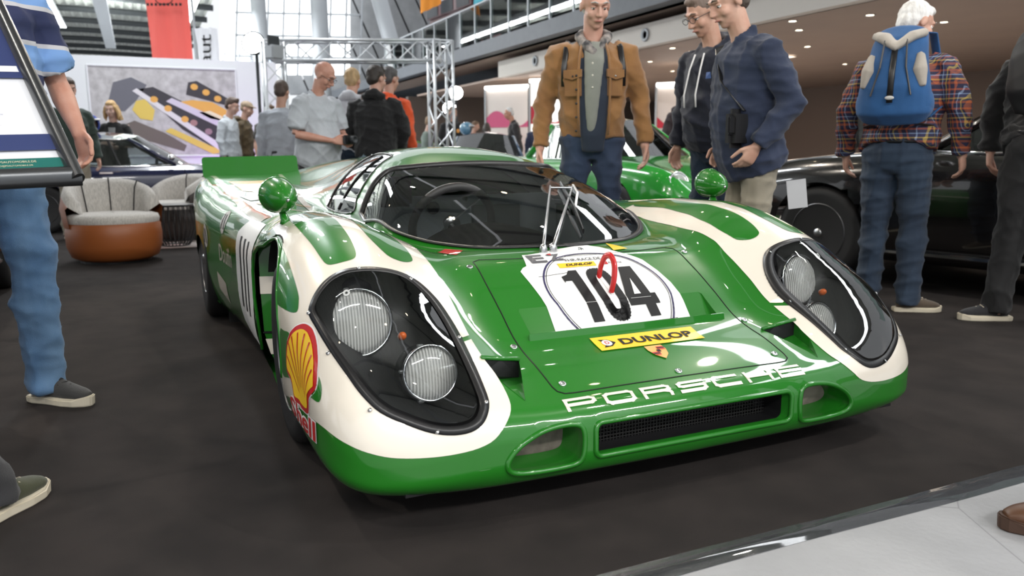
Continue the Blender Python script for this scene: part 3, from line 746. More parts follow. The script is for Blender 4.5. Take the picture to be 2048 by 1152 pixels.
htext('sticker_letter', 'E', -.196, .258, .058, .058, GREYV, .03); htext('sticker_letter', 'Z', -.125, .252, .052, .050, GREYV, .03)
decal('letter_notch', [[hood2(-.118, .20), hood2(-.098, .196), hood2(-.106, .214)]], HOODP, RED, car, .005, .05, 1, False)
decal('red_notice', [[hood2(-.46, .09), hood2(-.405, .01), hood2(-.357, .06), hood2(-.41, .135)]], HOODP, RED, car, .002, .03, 1, False)
decal('yellow_triangle', [[hood2(.172, .105), hood2(.21, .19), hood2(.147, .199)]], HOODP, YELLOW, car, .003, .03, 1, False)
# crest
GOLD = mat('crest_gold', (.80, .38, .10), .4)
SHIELD = [(-.030, .656), (.028, .656), (.030, .680), (.022, .705), (.0, .726), (-.022, .705), (-.031, .680)]
decal('crest_shield', [[hood2(*p) for p in SHIELD]], HOODP, GOLD, car, .003, .03, 1, False)
st_ = lambda a, b, c, d: [hood2(a, c), hood2(b, c), hood2(b, d), hood2(a, d)]
decal('crest_red_stripes', [st_(.002, .027, .666, .671), st_(.002, .027, .677, .682), st_(-.026, -.002, .692, .697), st_(-.02, -.002, .703, .708)], HOODP, RED, car, .0042, .05, 1, False)
decal('crest_black_stripes', [st_(.002, .027, .6715, .6765), st_(-.024, -.002, .6975, .7025), st_(-.006, .006, .682, .694)], HOODP, INK, car, .0044, .05, 1, False)
# ---- scallop emblem and word on the right-hand fender
SD = SIDE[-1]; o2 = [SD.to2(p) for p in SHELL_RED]
decal('emblem_border', [offs(o2, -.004)], SD, WHITE, car, .003, .02, 3, False)
decal('emblem_red', [o2], SD, RED, car, .0042, .02, 3, False)
y2 = offs(o2, .014); decal('emblem_yellow', [y2], SD, YELLOW, car, .0054, .02, 3, False)
rootp = SD.to2((.565, -.985, .285)); ribs = []
for p in [(.385, -.995, .375), (.405, -.99, .415), (.43, -.985, .437), (.463, -.975, .452), (.50, -.966, .455), (.54, -.96, .44), (.575, -.963, .415), (.60, -.968, .385)]:
    q = SD.to2(p); d = Vector(q)-Vector(rootp); a = Vector(rootp)+d*.25; t = Vector((-d.y, d.x)).normalized()
    ribs.append([tuple(a+t*.0008), tuple(a-t*.0008), tuple(Vector(q)-t*.0032), tuple(Vector(q)+t*.0032)])
decal('emblem_ribs', ribs, SD, RED, car, .0066, .02, 1, False)
sa, sb = Vector(SD.to2((.385, -.99, .215))), Vector(SD.to2((.665, -.975, .212)))
su = (sb-sa).normalized(); sv = Vector((-su.y, su.x))
for bo, m, of, nm in ((.085, WHITE, .0035, 'word_outline'), (.02, RED, .005, 'emblem_word')):
    text_decal(nm, 'Shell', lambda a, b: tuple(sa+su*(a+(.0 if bo < .05 else -.004))+sv*(b-(.0 if bo < .05 else .003))), SD, m, car, .26 if bo < .05 else .268, .052 if bo < .05 else .058, bo, of)
OCHRE = mat('ochre_vinyl', (.62, .30, .03), .35, coat=.6); BADGE = mat('badge_grey', (.42, .40, .38), .4)
# ---- right flank: roundel, badges, stripes, script
for s in (-1, 1):
    rp = Proj((.25, s, .35))
    decal('door_roundel', [[(-.60, .915*s, .655), (-.52, .95*s, .60), (-.52, .965*s, .40), (-.60, .95*s, .18), (-.95, .95*s, .15), (-1.08, .96*s, .2), (-1.12, .965*s, .4), (-1.10, .955*s, .585), (-1.0, .91*s, .645)]], rp, WHITE, car, .002, .03, 1)
    q = lambda x, z: rp.to2((x, .965*s, z)); dgl = []
    for x0 in (-.72, -.84, -.96): dgl += ribbon([q(x0, .30), q(x0, .56)], .04)
    decal('door_number', dgl, rp, INK, car, .0035, .03, 1, False)
    for (x, z) in ((-1.53, .60), (-2.0, .475)):
        dd = [(x+.062*math.cos(a), .98*s, z+.062*math.sin(a)) for a in np.linspace(0, 6.28, 24, endpoint=False)]
        decal('round_badge', [dd], rp, BADGE, car, .002, .03, 1)
        decal('badge_figure', ribbon([rp.to2((x-.03, .98*s, z+.03)), rp.to2((x-.03, .98*s, z-.03))], .016)+ribbon([rp.to2((x+.01, .98*s, z+.03)), rp.to2((x+.03, .98*s, z-.03))], .016), rp, INK, car, .0035, .03, 1, False)
    for P in ([(-2.98, .915*s, .77), (-2.98, .885*s, .77), (-.80, .865*s, .69), (-.80, .90*s, .69)], [(-2.9, .50*s, .77), (-2.9, .475*s, .77), (-.95, .63*s, .69), (-.95, .665*s, .69)]): decal('cream_stripe', [P], TOPP, CREAM, car, .002, .04, 1)
    decal('sill_cream', [[(-1.5, .98*s, .30), (-1.72, .99*s, .33), (-1.72, .98*s, .24), (-1.5, .97*s, .20)]], rp, CREAM, car, .002, .03, 1)
    for P in ([(-2.5, .85*s, .75), (-2.5, .62*s, .75), (-1.9, .66*s, .71), (-2.05, .82*s, .72)], [(-1.45, .84*s, .69), (-1.45, .72*s, .69), (-1.2, .76*s, .68)]): decal('orange_lettering_panel', [P], TOPP, OCHRE, car, .002, .04, 1)
    decal('deck_slot', [[(-1.80, .87*s, .72), (-1.80, .70*s, .72), (-1.62, .74*s, .7), (-1.56, .84*s, .7)]], TOPP, BLACK, car, .0025, .04, 1)
tsa = SIDE[-1].to2((-1.62, -.99, .40)); tsb = SIDE[-1].to2((-1.25, -.97, .40))
text_decal('flank_script', 'Douifin', lambda a, b: (tsa[0]+a, tsa[1]+b), SIDE[-1], CREAM, car, .36, .085, .01, .003)
# ---- tail flaps
for s in (-1, 1):
    fl = MB(); pl = []
    P = rrect(.33, .945, .765, .90, .02)
    v0 = [(-3.10-(z-.76)*.35, y*s, z+(.945-y)*.012) for _, y, z in P]; n = len(P); v1 = [(x-.008, y, z) for x, y, z in v0]
    fl.add(v0+v1, [tuple(range(n)), tuple(range(2*n-1, n-1, -1))]+[(i, (i+1) % n, n+(i+1) % n, n+i) for i in range(n)])
    fl.build('tail_flap', GREEN, car, clean=True)
# ---- mirrors
for s in (-1, 1):
    c = Vector((-.235, .905*s, .778)); M = look(c, (1, -.12*s, -.10))
    mo = MB().lathe([(.001, .105), (.012, .103), (.03, .085), (.047, .055), (.056, .02), (.0585, -.01), (.0605, -.02), (.0605, -.035), (.056, -.045), (.05, -.043), (.001, -.043)], 32, M).build('wing_mirror', GREEN, car, smooth=True, auto=50)
    MB().lathe([(.0605, -.018), (.0622, -.020), (.0622, -.024), (.0605, -.026)], 32, M, True).build('mirror_ring', GREEN, mo, smooth=True)
    MB().lathe([(.001, .112), (.006, .110), (.007, .102)], 10, M).build('mirror_screw', STEEL, mo, smooth=True)
    b = Vector((-.205, .893*s, .685))
    MB().tube([c+Vector((.0, 0, -.04)), c*.5+b*.5+Vector((.004, 0, -.01)), b+Vector((0, 0, .012)), b], [(.014, .011), (.013, .011), (.024, .016), (.034, .02)], 12, flat=(1, 0, 0)).build('mirror_stalk', GREEN, mo, smooth=True)
# ---- wheels, liners, floor pan
RIM = mat('rim_grey', (.10, .10, .105), .35, .7)
def wheel(parent, c, r, wd, sgn, rim=RIM, rr=.195, spokes=5, tmat=None):
    """sgn: which way the outer face looks along Y"""
    M = look(c, (0, sgn, 0)); h = wd/2
    ty = MB().lathe([(rr, -h+.01), (r*.80, -h), (r*.93, -h+.004), (r*.985, -h+.02), (r, -h+.045), (r, h-.045), (r*.985, h-.02), (r*.93, h-.004), (r*.80, h), (rr, h-.01)], 56, M, False).build('tyre', tmat or RUBBER, parent, smooth=True, auto=60)
    ri = MB().lathe([(rr*1.02, h-.012), (rr*.97, h-.006), (rr*.93, h-.03), (rr*.90, h-.07), (rr*.2, h-.075), (.0, h-.07)], 40, M).build('rim', rim, parent, smooth=True, auto=40)
    for k in range(spokes):
        a = 2*math.pi*k/spokes; p0 = M @ Vector((.03*math.cos(a), .03*math.sin(a), h-.035)); p1 = M @ Vector((rr*.93*math.cos(a), rr*.93*math.sin(a), h-.03))
        MB().tube([p0, p1], [(.012, .032), (.012, .022)], 8, flat=(0, sgn, 0)).build('wheel_spoke', rim, ri, smooth=True)
    MB().lathe([(.035, h-.05), (.033, h-.012), (.022, h-.004), (.0, h-.003)], 20, M).build('wheel_hub', STEEL, ri, smooth=True)
    return ty
for s in (-1, 1):
    wheel(car, (0, .835*s, .295), .295, .235, s); wheel(car, (-2.3, .862*s, .33), .33, .35, s)
    for cx, cz, rr in ((-.04, .355, .310), (-2.3, .10, .378)):
        ln = MB(); v = []; aa = np.linspace(-12, 150 if cx > -1 else 192, 30)
        for y in (.945, .84, .70):
            for a in aa: v.append((cx+rr*math.cos(R(a)), y*s, cz+rr*math.sin(R(a))))
        ln.add(v, [(k*30+i, k*30+i+1, (k+1)*30+i+1, (k+1)*30+i) for k in range(2) for i in range(29)]); ln.add([(cx+rr*math.cos(R(a)), .70*s, cz+rr*math.sin(R(a))) for a in aa], [tuple(range(30))])
        ln.build('arch_liner', mat('liner_black', (.008, .008, .008), .8), car, smooth=True)
    q = [SIDE[s].cast(*SIDE[s].to2(p), .0) for p in circ(-.04, .355, .302, s*1.0, -14, 118)+[(-.30, s*.98, .605), (-.40, s*.98, .57), (-.45, s*.97, .50), (-.46, s*.97, .40), (-.46, s*.95, .2)]]
    MB().tube([a for a in q if a is not None], .006, 8).build('arch_lip', GREEN, car, smooth=True)
for s in (-1, 1):
    path = [(-.462, .955), (-.455, .93), (-.435, .89), (-.41, .82), (-.395, .72), (-.39, .58)]; zz = [.115, .18, .26, .27, .40, .46, .56, .60]
    sp = MB(); tk = lambda y, z: y-(.055*max(0, (.33-z)/.22)**2.0 if y > .8 else 0)
    sp.add([(x, tk(y, z)*s, z) for z in zz for x, y in path], [(i*6+j, i*6+j+1, (i+1)*6+j+1, (i+1)*6+j) for i in range(7) for j in range(5)]); spo = sp.build('sponson_face', GREEN, car, smooth=True)
    for z0, z1 in ((.41, .475), (.18, .24)):
        MB().add([(x+.004, (tk(y, z)+.002)*s, z) for z in (z0, z1) for x, y in path[:5 if z0 > .3 else 4]], [(j, j+1, (5 if z0 > .3 else 4)+j+1, (5 if z0 > .3 else 4)+j) for j in range(4 if z0 > .3 else 3)]).build('cream_band_piece', CREAM, spo, smooth=True)
    MB().tube([(x+.003, y*s, .265) for x, y in path], .004, 6).build('sponson_seam', INK, spo)
MB().box((-1.1, 0, .115), (3.7, 1.1, .01)).box((.6, 0, .108), (.44, 1.62, .01)).box((-1.15, 0, .118), (1.45, 1.8, .01)).build('floor_pan', BLACK, car)
# ------------------------------------------------------------------ the hall
CAMP = Vector((2.5699, -1.33076, .9157))
def at(x, y, d): return CAMP+(fwv*1606.65+rv*(x-1024)-uv*(y-576))*(d/1606.65)
def atz(x, y, z):
    q = fwv*1606.65+rv*(x-1024)-uv*(y-576); return CAMP+q*((z-CAMP.z)/q.z)
def plane(name, x0, x1, y0, y1, z, m, **k): return mesh(name, [(x0, y0, z), (x1, y0, z), (x1, y1, z), (x0, y1, z)], [(0, 1, 2, 3)], m, **k)
CONC = noisy(mat('concrete', (.33, .335, .35), .5), (.25, .255, .265), 3.0, 8, .7, .12, 60)
nt = CONC.node_tree; vor = nt.nodes.new('ShaderNodeTexVoronoi'); vor.feature = 'DISTANCE_TO_EDGE'; vor.inputs['Scale'].default_value = 1.3
tc = nt.nodes.new('ShaderNodeTexCoord'); nz = nt.nodes.new('ShaderNodeTexNoise'); nz.inputs['Scale'].default_value = 2.5; nz.inputs['Detail'].default_value = 6
mxv = nt.nodes.new('ShaderNodeMix'); mxv.data_type = 'VECTOR'; mxv.inputs[0].default_value = .6; nt.links.new(tc.outputs['Object'], mxv.inputs[4]); nt.links.new(nz.outputs['Color'], mxv.inputs[5]); nt.links.new(mxv.outputs[1], vor.inputs['Vector'])
lt = nt.nodes.new('ShaderNodeMapRange'); lt.inputs[1].default_value = .0; lt.inputs[2].default_value = .0016; lt.inputs[3].default_value = .6; lt.inputs[4].default_value = 1.0; nt.links.new(vor.outputs[0], lt.inputs[0])
ml = nt.nodes.new('ShaderNodeMix'); ml.data_type = 'RGBA'; ml.blend_type = 'MULTIPLY'; ml.inputs[0].default_value = 1
src = nt.nodes['Principled BSDF'].inputs['Base Color'].links[0].from_socket; nt.links.new(src, ml.inputs[6]); nt.links.new(lt.outputs[0], ml.inputs[7]); nt.links.new(ml.outputs[2], nt.nodes['Principled BSDF'].inputs['Base Color'])
struct(plane('floor', -60, 14, -30, 40, -.005, CONC))
CARPET = noisy(mat('carpet_charcoal', (.040, .034, .032), .95, spec=.15), (.026, .023, .022), 5, 5, .8, .5, 900)
cp = MB().box((-5.4, .6, -.0027), (13.18, 11.5, .0044)).build('carpet', CARPET); tag(cp, 'dark charcoal exhibition carpet under the racing car', 'carpet')
TAPE = noisy(mat('black_tape', (.015, .016, .018), .18, coat=.6), (.03, .03, .035), 8, 3, .5, .5, 25, stretch=(40, 3, 1))
tg = MB(); ys = np.linspace(-5, 6.2, 120); v = []
for y in ys:
    for k, x in enumerate((1.165, 1.178, 1.192, 1.206, 1.222, 1.236)):
        v.append((x+.003*math.sin(y*5+k), y, (.0005, .0012, .0026, .0020, -.001, -.0038)[k]+.0007*math.sin(y*23+k*2)))
tg.add(v, [(i*6+j, (i+1)*6+j, (i+1)*6+j+1, i*6+j+1) for i in range(119) for j in range(5)])
tp_ = tg.build('edge_tape', TAPE, smooth=True); tag(tp_, 'shiny black tape strip along the carpet edge', 'tape')

# roof over the stand: corrugated vault with purlins
ROOF = noisy(mat('roof_sheet', (.55, .57, .53), .6), (.42, .43, .40), 4, 3, .6)
DARKSTEEL = mat('dark_steel', (.05, .055, .06), .5, .4); GREYSTEEL = mat('grey_steel', (.42, .44, .46), .45, .3)
def roofz(x, y): return 7.6-.012*(y+4)**2*.35-.0*(x)
ys = np.arange(-22, 2.2, .09); xs = (-62, -45, -30, -18, -6, 8)
v = []; f = []; n = len(ys)
for x in xs:
    for i, y in enumerate(ys): v.append((x, y, roofz(x, y)+(.05 if (i//2) % 2 else -.05)))
for a in range(len(xs)-1):
    for i in range(n-1): f.append((a*n+i, a*n+i+1, (a+1)*n+i+1, (a+1)*n+i))
roof = struct(mesh('ceiling', v, f, ROOF))
for x in np.arange(-60, 8, 3.4):
    MB().tube([(x, y, roofz(x, y)-.2) for y in np.linspace(-22, 2.2, 14)], [(.13, .07)]*14, 6).build('purlin', DARKSTEEL, roof)
for y in (-14, -7, 0.3):
    MB().tube([(-60, y, roofz(0, y)-.42), (8, y, roofz(0, y)-.42)], .09, 8).build('roof_tie', GREYSTEEL, roof)
rf2 = struct(mesh('ceiling_stand', [(-14, 2.15, 7.15), (9, 2.15, 7.15), (9, 7.7, 6.9), (-14, 7.7, 6.9)], [(0, 1, 2, 3)], ROOF))
for x in np.arange(-13, 9, 2.2): MB().tube([(x, 2.15, 7.0), (x, 7.7, 6.75)], [(.13, .07)]*2, 6).build('purlin', DARKSTEEL, rf2)
# daylight glazing that closes the hall behind the stands
SKYGLOW = emit('daylight_pane', (.93, .97, 1.0), 2.6)
glz = struct(mesh('window_1', [tuple(at(440, 150, 42)), tuple(at(700, 150, 42)), tuple(at(700, -110, 42)), tuple(at(440, -110, 42))], [(0, 1, 2, 3)], SKYGLOW))
for x in np.linspace(470, 720, 9): MB().tube([at(x, 150, 41.8), at(x+8, -110, 41.8)], .06, 6).build('mullion', GREYSTEEL, glz)
for y in (-20, 25, 70, 112): MB().tube([at(470, y, 41.8), at(720, y+5, 41.8)], .06, 6).build('transom', GREYSTEEL, glz)
glz2 = struct(mesh('window_2', [tuple(at(425, 215, 40)), tuple(at(545, 215, 40)), tuple(at(545, 105, 40)), tuple(at(425, 150, 40))], [(0, 1, 2, 3)], emit('daylight_pane_blue', (.72, .84, 1.0), 1.5)))
for x in (440, 470, 500, 530): MB().tube([at(x-20, 215, 39.8), at(x+10, 105, 39.8)], .05, 6).build('mullion', GREYSTEEL, glz2)
# sloping clad wall with long boards
CLAD = noisy(mat('clad_board', (.20, .205, .21), .6), (.14, .145, .15), 2, 4, .6)
slope = struct(mesh('wall_back', [tuple(at(560, 300, 44)), tuple(at(1250, 300, 44)), tuple(at(1250, -80, 44)), tuple(at(690, -80, 44)), tuple(at(620, 120, 44))], [(0, 1, 2, 3, 4)], mat('clad_back', (.10, .10, .105), .7)))
for k in range(14):
    x0 = 600+k*42; a, b = at(x0, 190, 43.5), at(x0-118, -80, 43.5)
    d = (b-a); q = rv*.52
    MB().add([a-q, a+q, b+q, b-q, a-q-fwv*.12, a+q-fwv*.12, b+q-fwv*.12, b-q-fwv*.12], [(4, 5, 6, 7), (0, 4, 7, 3), (1, 2, 6, 5), (3, 7, 6, 2), (0, 1, 5, 4)]).build('board', CLAD, slope)
far = struct(MB().box((-50, 5, 1.6), (.2, 60, 3.2)).build('wall_far', mat('far_wall', (.35, .36, .37), .7)))
# steel columns
for i, (x, r_, lb, dd) in enumerate(((533, .30, 'grey round steel column left of the twin column', 33), (651, .34, 'grey round steel column beside the orange banner', 33))):
    b = at(x, 300, dd); o = MB().tube([Vector((b.x, b.y, 0)), Vector((b.x, b.y, 8.5))], r_, 20).build('steel_column', GREYSTEEL, smooth=True, auto=40); tag(o, lb, 'column')
b = at(760, 300, 32); o = MB().tube([at(790, 110, 32), at(742, -60, 32)], .32, 16).build('roof_strut', GREYSTEEL, smooth=True, auto=40); tag(o, 'leaning grey steel strut in front of the clad slope', 'strut')
# ---- gallery along the right
GREYB = noisy(mat('gallery_fascia', (.095, .105, .12), .5), (.075, .085, .10), 6, 3, .5); CREAMB = mat('gallery_beam', (.62, .57, .52), .6); SOFF = noisy(mat('soffit', (.36, .27, .22), .6), (.32, .24, .20), 1.0, 3, .6)
struct(MB().box((-26, 7.85, 3.78), (52, .5, .36)).build('trim_1', GREYB))
bm1 = struct(MB().box((-12.2, 8.32, 3.24), (13.6, .24, .44)).build('trim_2', CREAMB))
struct(MB().box((-26, 13.6, 4.0), (52, 11, .12)).build('floor_gallery', GREYB))
struct(MB().box((-26, 8.6, 3.62), (52, 1.4, .04)).build('ceiling_rim', SOFF))
struct(MB().box((-12, 14.2, 3.05), (30, 11.6, .06)).build('ceiling_right', SOFF))
for x in (-16.6, -14.2, -11.6, -9.3):
    MB().lathe([(.07, 0), (.13, .0), (.13, .03), (.09, .035), (.07, .01)], 22, look((x, 8.19, 3.24), (0, -1, 0)), True).build('round_vent', GREYSTEEL, bm1, smooth=True)
    MB().lathe([(.0, .004), (.07, .004)], 18, look((x, 8.19, 3.24), (0, -1, 0))).build('vent_core', DARKSTEEL, bm1)
struct(MB().box((-12, 20, 2.0), (60, .3, 4.0)).build('wall_right', mat('back_wall', (.16, .12, .10), .7)))
struct(MB().box((-27, 14, 1.5), (.3, 12, 3.0)).build('wall_gallery_end', mat('end_wall', (.09, .07, .06), .7)))
col_o = MB().tube([(-.4, 6.6, 0), (-.4, 6.6, 3.1)], .16, 24).build('concrete_column', mat('column_grey', (.12, .12, .11), .6), smooth=True, auto=40); tag(col_o, 'dark grey round column behind the man with the black backpack', 'column')
LAMP_E = emit('downlight_glow', (1.0, .82, .58), 14.0)
spots_xy = [(1345, 96), (1383, 103), (1300, 123), (1345, 142), (1585, 42), (1740, 30), (1598, 60), (1615, 93), (1888, 44), (1850, 105), (1690, 128)]
lamp_lbl = ['recessed downlight in the soffit above the men in navy', 'recessed downlight in the soffit near the white beam']
for i, (px, py) in enumerate(spots_xy):
    p = atz(px, py, 3.02); e = empty('recessed_downlight', (p.x, p.y, 3.02)); tag(e, 'small round recessed downlight in the beige soffit', 'downlight', 'soffit downlights')
    MB().lathe([(.06, 0), (.085, 0), (.085, -.012), (.06, -.006)], 18, None, True).build('bezel', GREYSTEEL, e, smooth=True)
    MB().lathe([(.0, -.003), (.06, -.003)], 16).build('glow_disc', LAMP_E, e)
# glass railing on the gallery edge
rail = empty('glass_railing', (-13, 7.68, 3.96)); tag(rail, 'frameless glass railing with steel posts on the gallery edge', 'railing')
RGL = glass('rail_glass', (.80, .90, .87), .06)
for k in range(26):
    x = -28.6+k*1.15
    MB().box((x+.575-(-13), 0, .55), (1.10, .012, .95)).build('pane', RGL, rail)
    MB().box((x+13, 0, .52), (.05, .05, 1.05)).build('post', GREYSTEEL, rail)
MB().box((-.65, 0, 1.06), (29.9, .06, .04)).build('handrail', GREYSTEEL, rail)
# ---- aluminium truss arch
ALU = mat('truss_aluminium', (.62, .64, .66), .35, .7)
def truss(name, label, segs, parent=None):
    t = empty(name, segs[0][0]); tag(t, label, 'truss'); o0 = Vector(segs[0][0])
    for a, b, up in segs:
        a = Vector(a)-o0; b = Vector(b)-o0; d = (b-a).normalized(); u = Vector(up); u = (u-d*u.dot(d)).normalized(); wv_ = d.cross(u); h = .145
        L = (b-a).length; cs = [(u*i+wv_*j)*h for i, j in ((1, 1), (1, -1), (-1, -1), (-1, 1))]
        for c in cs: MB().tube([a+c, b+c], .024, 8).build('chord', ALU, t, smooth=True)
        n = max(2, int(L/.30))
        for k in range(n):
            for q in range(4):
                c0, c1 = cs[q], cs[(q+1) % 4]
                if k % 2: c0, c1 = c1, c0
                MB().tube([a+d*(L*k/n)+c0, a+d*(L*(k+1)/n)+c1], .011, 6).build('brace', ALU, t)
        for e in (a, b):
            for q in range(4): MB().tube([e+cs[q], e+cs[(q+1) % 4]], .014, 6).build('end_brace', ALU, t)
    return t
tr_r = Vector((-9.2, 2.92, 0)); tr_l = Vector((-10.1, .62, 0)); tz = 2.42
truss('lighting_truss', 'square aluminium truss arch with lamps over the stand', [((tr_r.x, tr_r.y, .02), (tr_r.x, tr_r.y, tz+.145), (1, 0, 0)), ((tr_l.x, tr_l.y, tz), (tr_r.x, tr_r.y, tz), (0, 0, 1)), ((tr_l.x, tr_l.y, .02), (tr_l.x, tr_l.y, tz+.145), (1, 0, 0))])
# ---- show lamps: can lights that light the stand
WARM = emit('lamp_warm', (1.0, .80, .55), 30.0); COOL = emit('lamp_white', (1.0, .95, .88), 40.0)
def canlight(loc, aim, label, m=COOL, r_=.10, power=0, colr=(1, .93, .84), rad=.09, angle=70, group='show lamps on the rig'):
    loc = Vector(loc); d = (Vector(aim)-loc).normalized(); e = empty('show_lamp', loc); tag(e, label, 'lamp', group)
    M = look((0, 0, 0), d)
    MB().lathe([(r_*.5, -.28), (r_, -.2), (r_*1.05, .0), (r_, .0), (r_*.95, -.06)], 20, M).build('lamp_can', DARKSTEEL, e, smooth=True)
    MB().lathe([(0, -.02), (r_*.92, -.02)], 18, M).build('lamp_face', m, e)
    if power:
        l = bpy.data.lights.new('lamp_light', 'SPOT'); l.energy = power; l.color = colr; l.shadow_soft_size = rad; l.spot_size = R(angle); l.spot_blend = .4
        lo = bpy.data.objects.new('lamp_light', l); col.objects.link(lo); lo.parent = e; lo.matrix_local = look(d*.06, -d)
    return e
for p, a, pw, c in (((-4.2, -3.2, 5.2), (-.3, -.2, .3), 300, (1, .90, .78)), ((-5.0, 1.4, 5.4), (-.4, .3, .3), 300, (1, .88, .74)), ((-2.2, 4.6, 5.4), (-.5, .6, .3), 120, (1, .90, .78)), ((2.6, 2.6, 5.4), (0, .2, .3), 230, (1, .95, .88)), ((3.2, -3.4, 5.4), (0, -.4, .3), 190, (1, .95, .88)), ((.6, -5.2, 5.2), (-.2, -1.2, .3), 220, (1, .92, .82))):
    canlight(p, a, 'black can spotlight hung from the hall roof above the stand', power=pw, colr=c, group='roof spotlights')
for i in range(5):
    for j in range(4):
        x = -6+i*1.9; y = -3.6+j*2.3
        canlight((x, y, 5.9), (x+.3, y, 0), 'black can spotlight hung from the hall roof above the stand', m=WARM if (i+j) % 2 else COOL, r_=.07, group='roof spotlights')
for p, lb in ((at(506, 86, 12.9), 'glaring white floodlight at the left end of the truss'), (at(912, 186, 20), 'glaring lamp beside the truss leg, upper of two'), (at(899, 216, 20.5), 'glaring lamp beside the truss leg, lower of two')):
    e = empty('floodlight', p); tag(e, lb, 'lamp'); M = look((0, 0, 0), -fwv)
    MB().lathe([(.16, -.14), (.19, 0), (.17, .01), (.16, -.02)], 20, M).build('lamp_can', DARKSTEEL, e, smooth=True); MB().lathe([(0, .0), (.165, .0)], 18, M).build('lamp_face', COOL, e); MB().tube([fwv*.16-Vector((0, 0, .0)), Vector((fwv.x*.16, fwv.y*.16, -p.z))], .025, 8).build('lamp_pole', DARKSTEEL, e)
e = empty('stage_lamp', at(548, 105, 11.5)); tag(e, 'boxy grey stage lamp hung under the truss', 'lamp')
MB().box((0, 0, 0), (.18, .22, .2), 0.6).build('lamp_body', GREYSTEEL, e, bevel=.02); MB().box((0, 0, .16), (.03, .2, .14), .6).build('yoke', DARKSTEEL, e)
# added strip lights: the stand row streaks the paint, rear rows brighten the hall
LUM = emit('added_luminaire_face', (.95, .98, 1.0), 7.0)
for k, (y, x0, x1, pw) in enumerate(((6.2, -7, 7, 150), (-4, -40, -22, 1500), (1, -40, -22, 1500), (-12, -30, -12, 1200), (-.6, -13, -7, 380))):
    e = empty('added_luminaire', ((x0+x1)/2, y, 6.3 if y > 5 else 6.6)); tag(e, 'long white linear luminaire hung below the hall roof', 'luminaire', 'added linear luminaires')
    MB().box((0, 0, .06), (x1-x0, .5, .1)).build('housing', GREYSTEEL, e, bevel=.01); plane('diffuser', (x0-x1)/2, (x1-x0)/2, -.23, .23, .005, LUM, parent=e)
    l = bpy.data.lights.new('added_luminaire_light', 'AREA'); l.shape = 'RECTANGLE'; l.size = x1-x0; l.size_y = .46; l.energy = pw; l.color = (.94, .97, 1)
    lo = bpy.data.objects.new('added_luminaire_light', l); col.objects.link(lo); lo.parent = e; lo.location = (0, 0, -.01)

for (x, y, sx, sy, pw) in ((-12, 12, 9, 3, 340), (-4.5, 10.5, 7, 4, 170), (-19, 11, 6, 3, 260)):  # added warm panels that brighten the dark space below the gallery
    e = empty('added_soffit_panel', (x, y, 2.99)); tag(e, 'added warm lamp panel brightening the space under the soffit', 'lamp panel', 'added soffit lamp panels')
    plane('diffuser', -.3, .3, -.3, .3, 0, emit('added_soffit_diffuser', (1, .85, .68), 3.0), parent=e)
    l = bpy.data.lights.new('added_soffit_light', 'AREA'); l.shape = 'RECTANGLE'; l.size = sx; l.size_y = sy; l.energy = pw; l.color = (1, .84, .68)
    lo = bpy.data.objects.new('added_soffit_light', l); col.objects.link(lo); lo.parent = e; lo.location = (0, 0, -.02)

for k, y in enumerate((-9, -2)):  # added uplights that brighten the underside of the vault
    e = empty('roof_uplight', (-27, y, 5.6)); tag(e, 'long roof uplight trough hung under the vault', 'uplight', 'roof uplights')
    MB().box((0, 0, 0), (22, .4, .1)).build('trough', GREYSTEEL, e)
    l = bpy.data.lights.new('uplight', 'AREA'); l.shape = 'RECTANGLE'; l.size = 22; l.size_y = .36; l.energy = 1500; l.color = (.95, 1, .97)
    lo = bpy.data.objects.new('uplight', l); col.objects.link(lo); lo.parent = e; lo.matrix_local = look((0, 0, .07), (0, 0, -1), (1, 0, 0))

for k, (x, y) in enumerate(((9.0, -2.6), (9.0, 4.2))):  # added unseen luminaires that light the cockpit and nose from ahead
    e = empty('added_front_luminaire', (x, y, 6.2)); tag(e, 'added cross luminaire over the aisle, lighting the cockpit and nose', 'luminaire', 'added aisle luminaires')
    MB().box((0, 0, .06), (.5, 5.6, .1)).build('housing', GREYSTEEL, e, bevel=.01); plane('diffuser', -.23, .23, -2.75, 2.75, .005, LUM, parent=e)
    l = bpy.data.lights.new('added_luminaire_light', 'AREA'); l.shape = 'RECTANGLE'; l.size = .46; l.size_y = 5.5; l.energy = 640; l.color = (1, .97, .93)
    lo = bpy.data.objects.new('added_luminaire_light', l); col.objects.link(lo); lo.parent = e; lo.location = (0, 0, -.01)
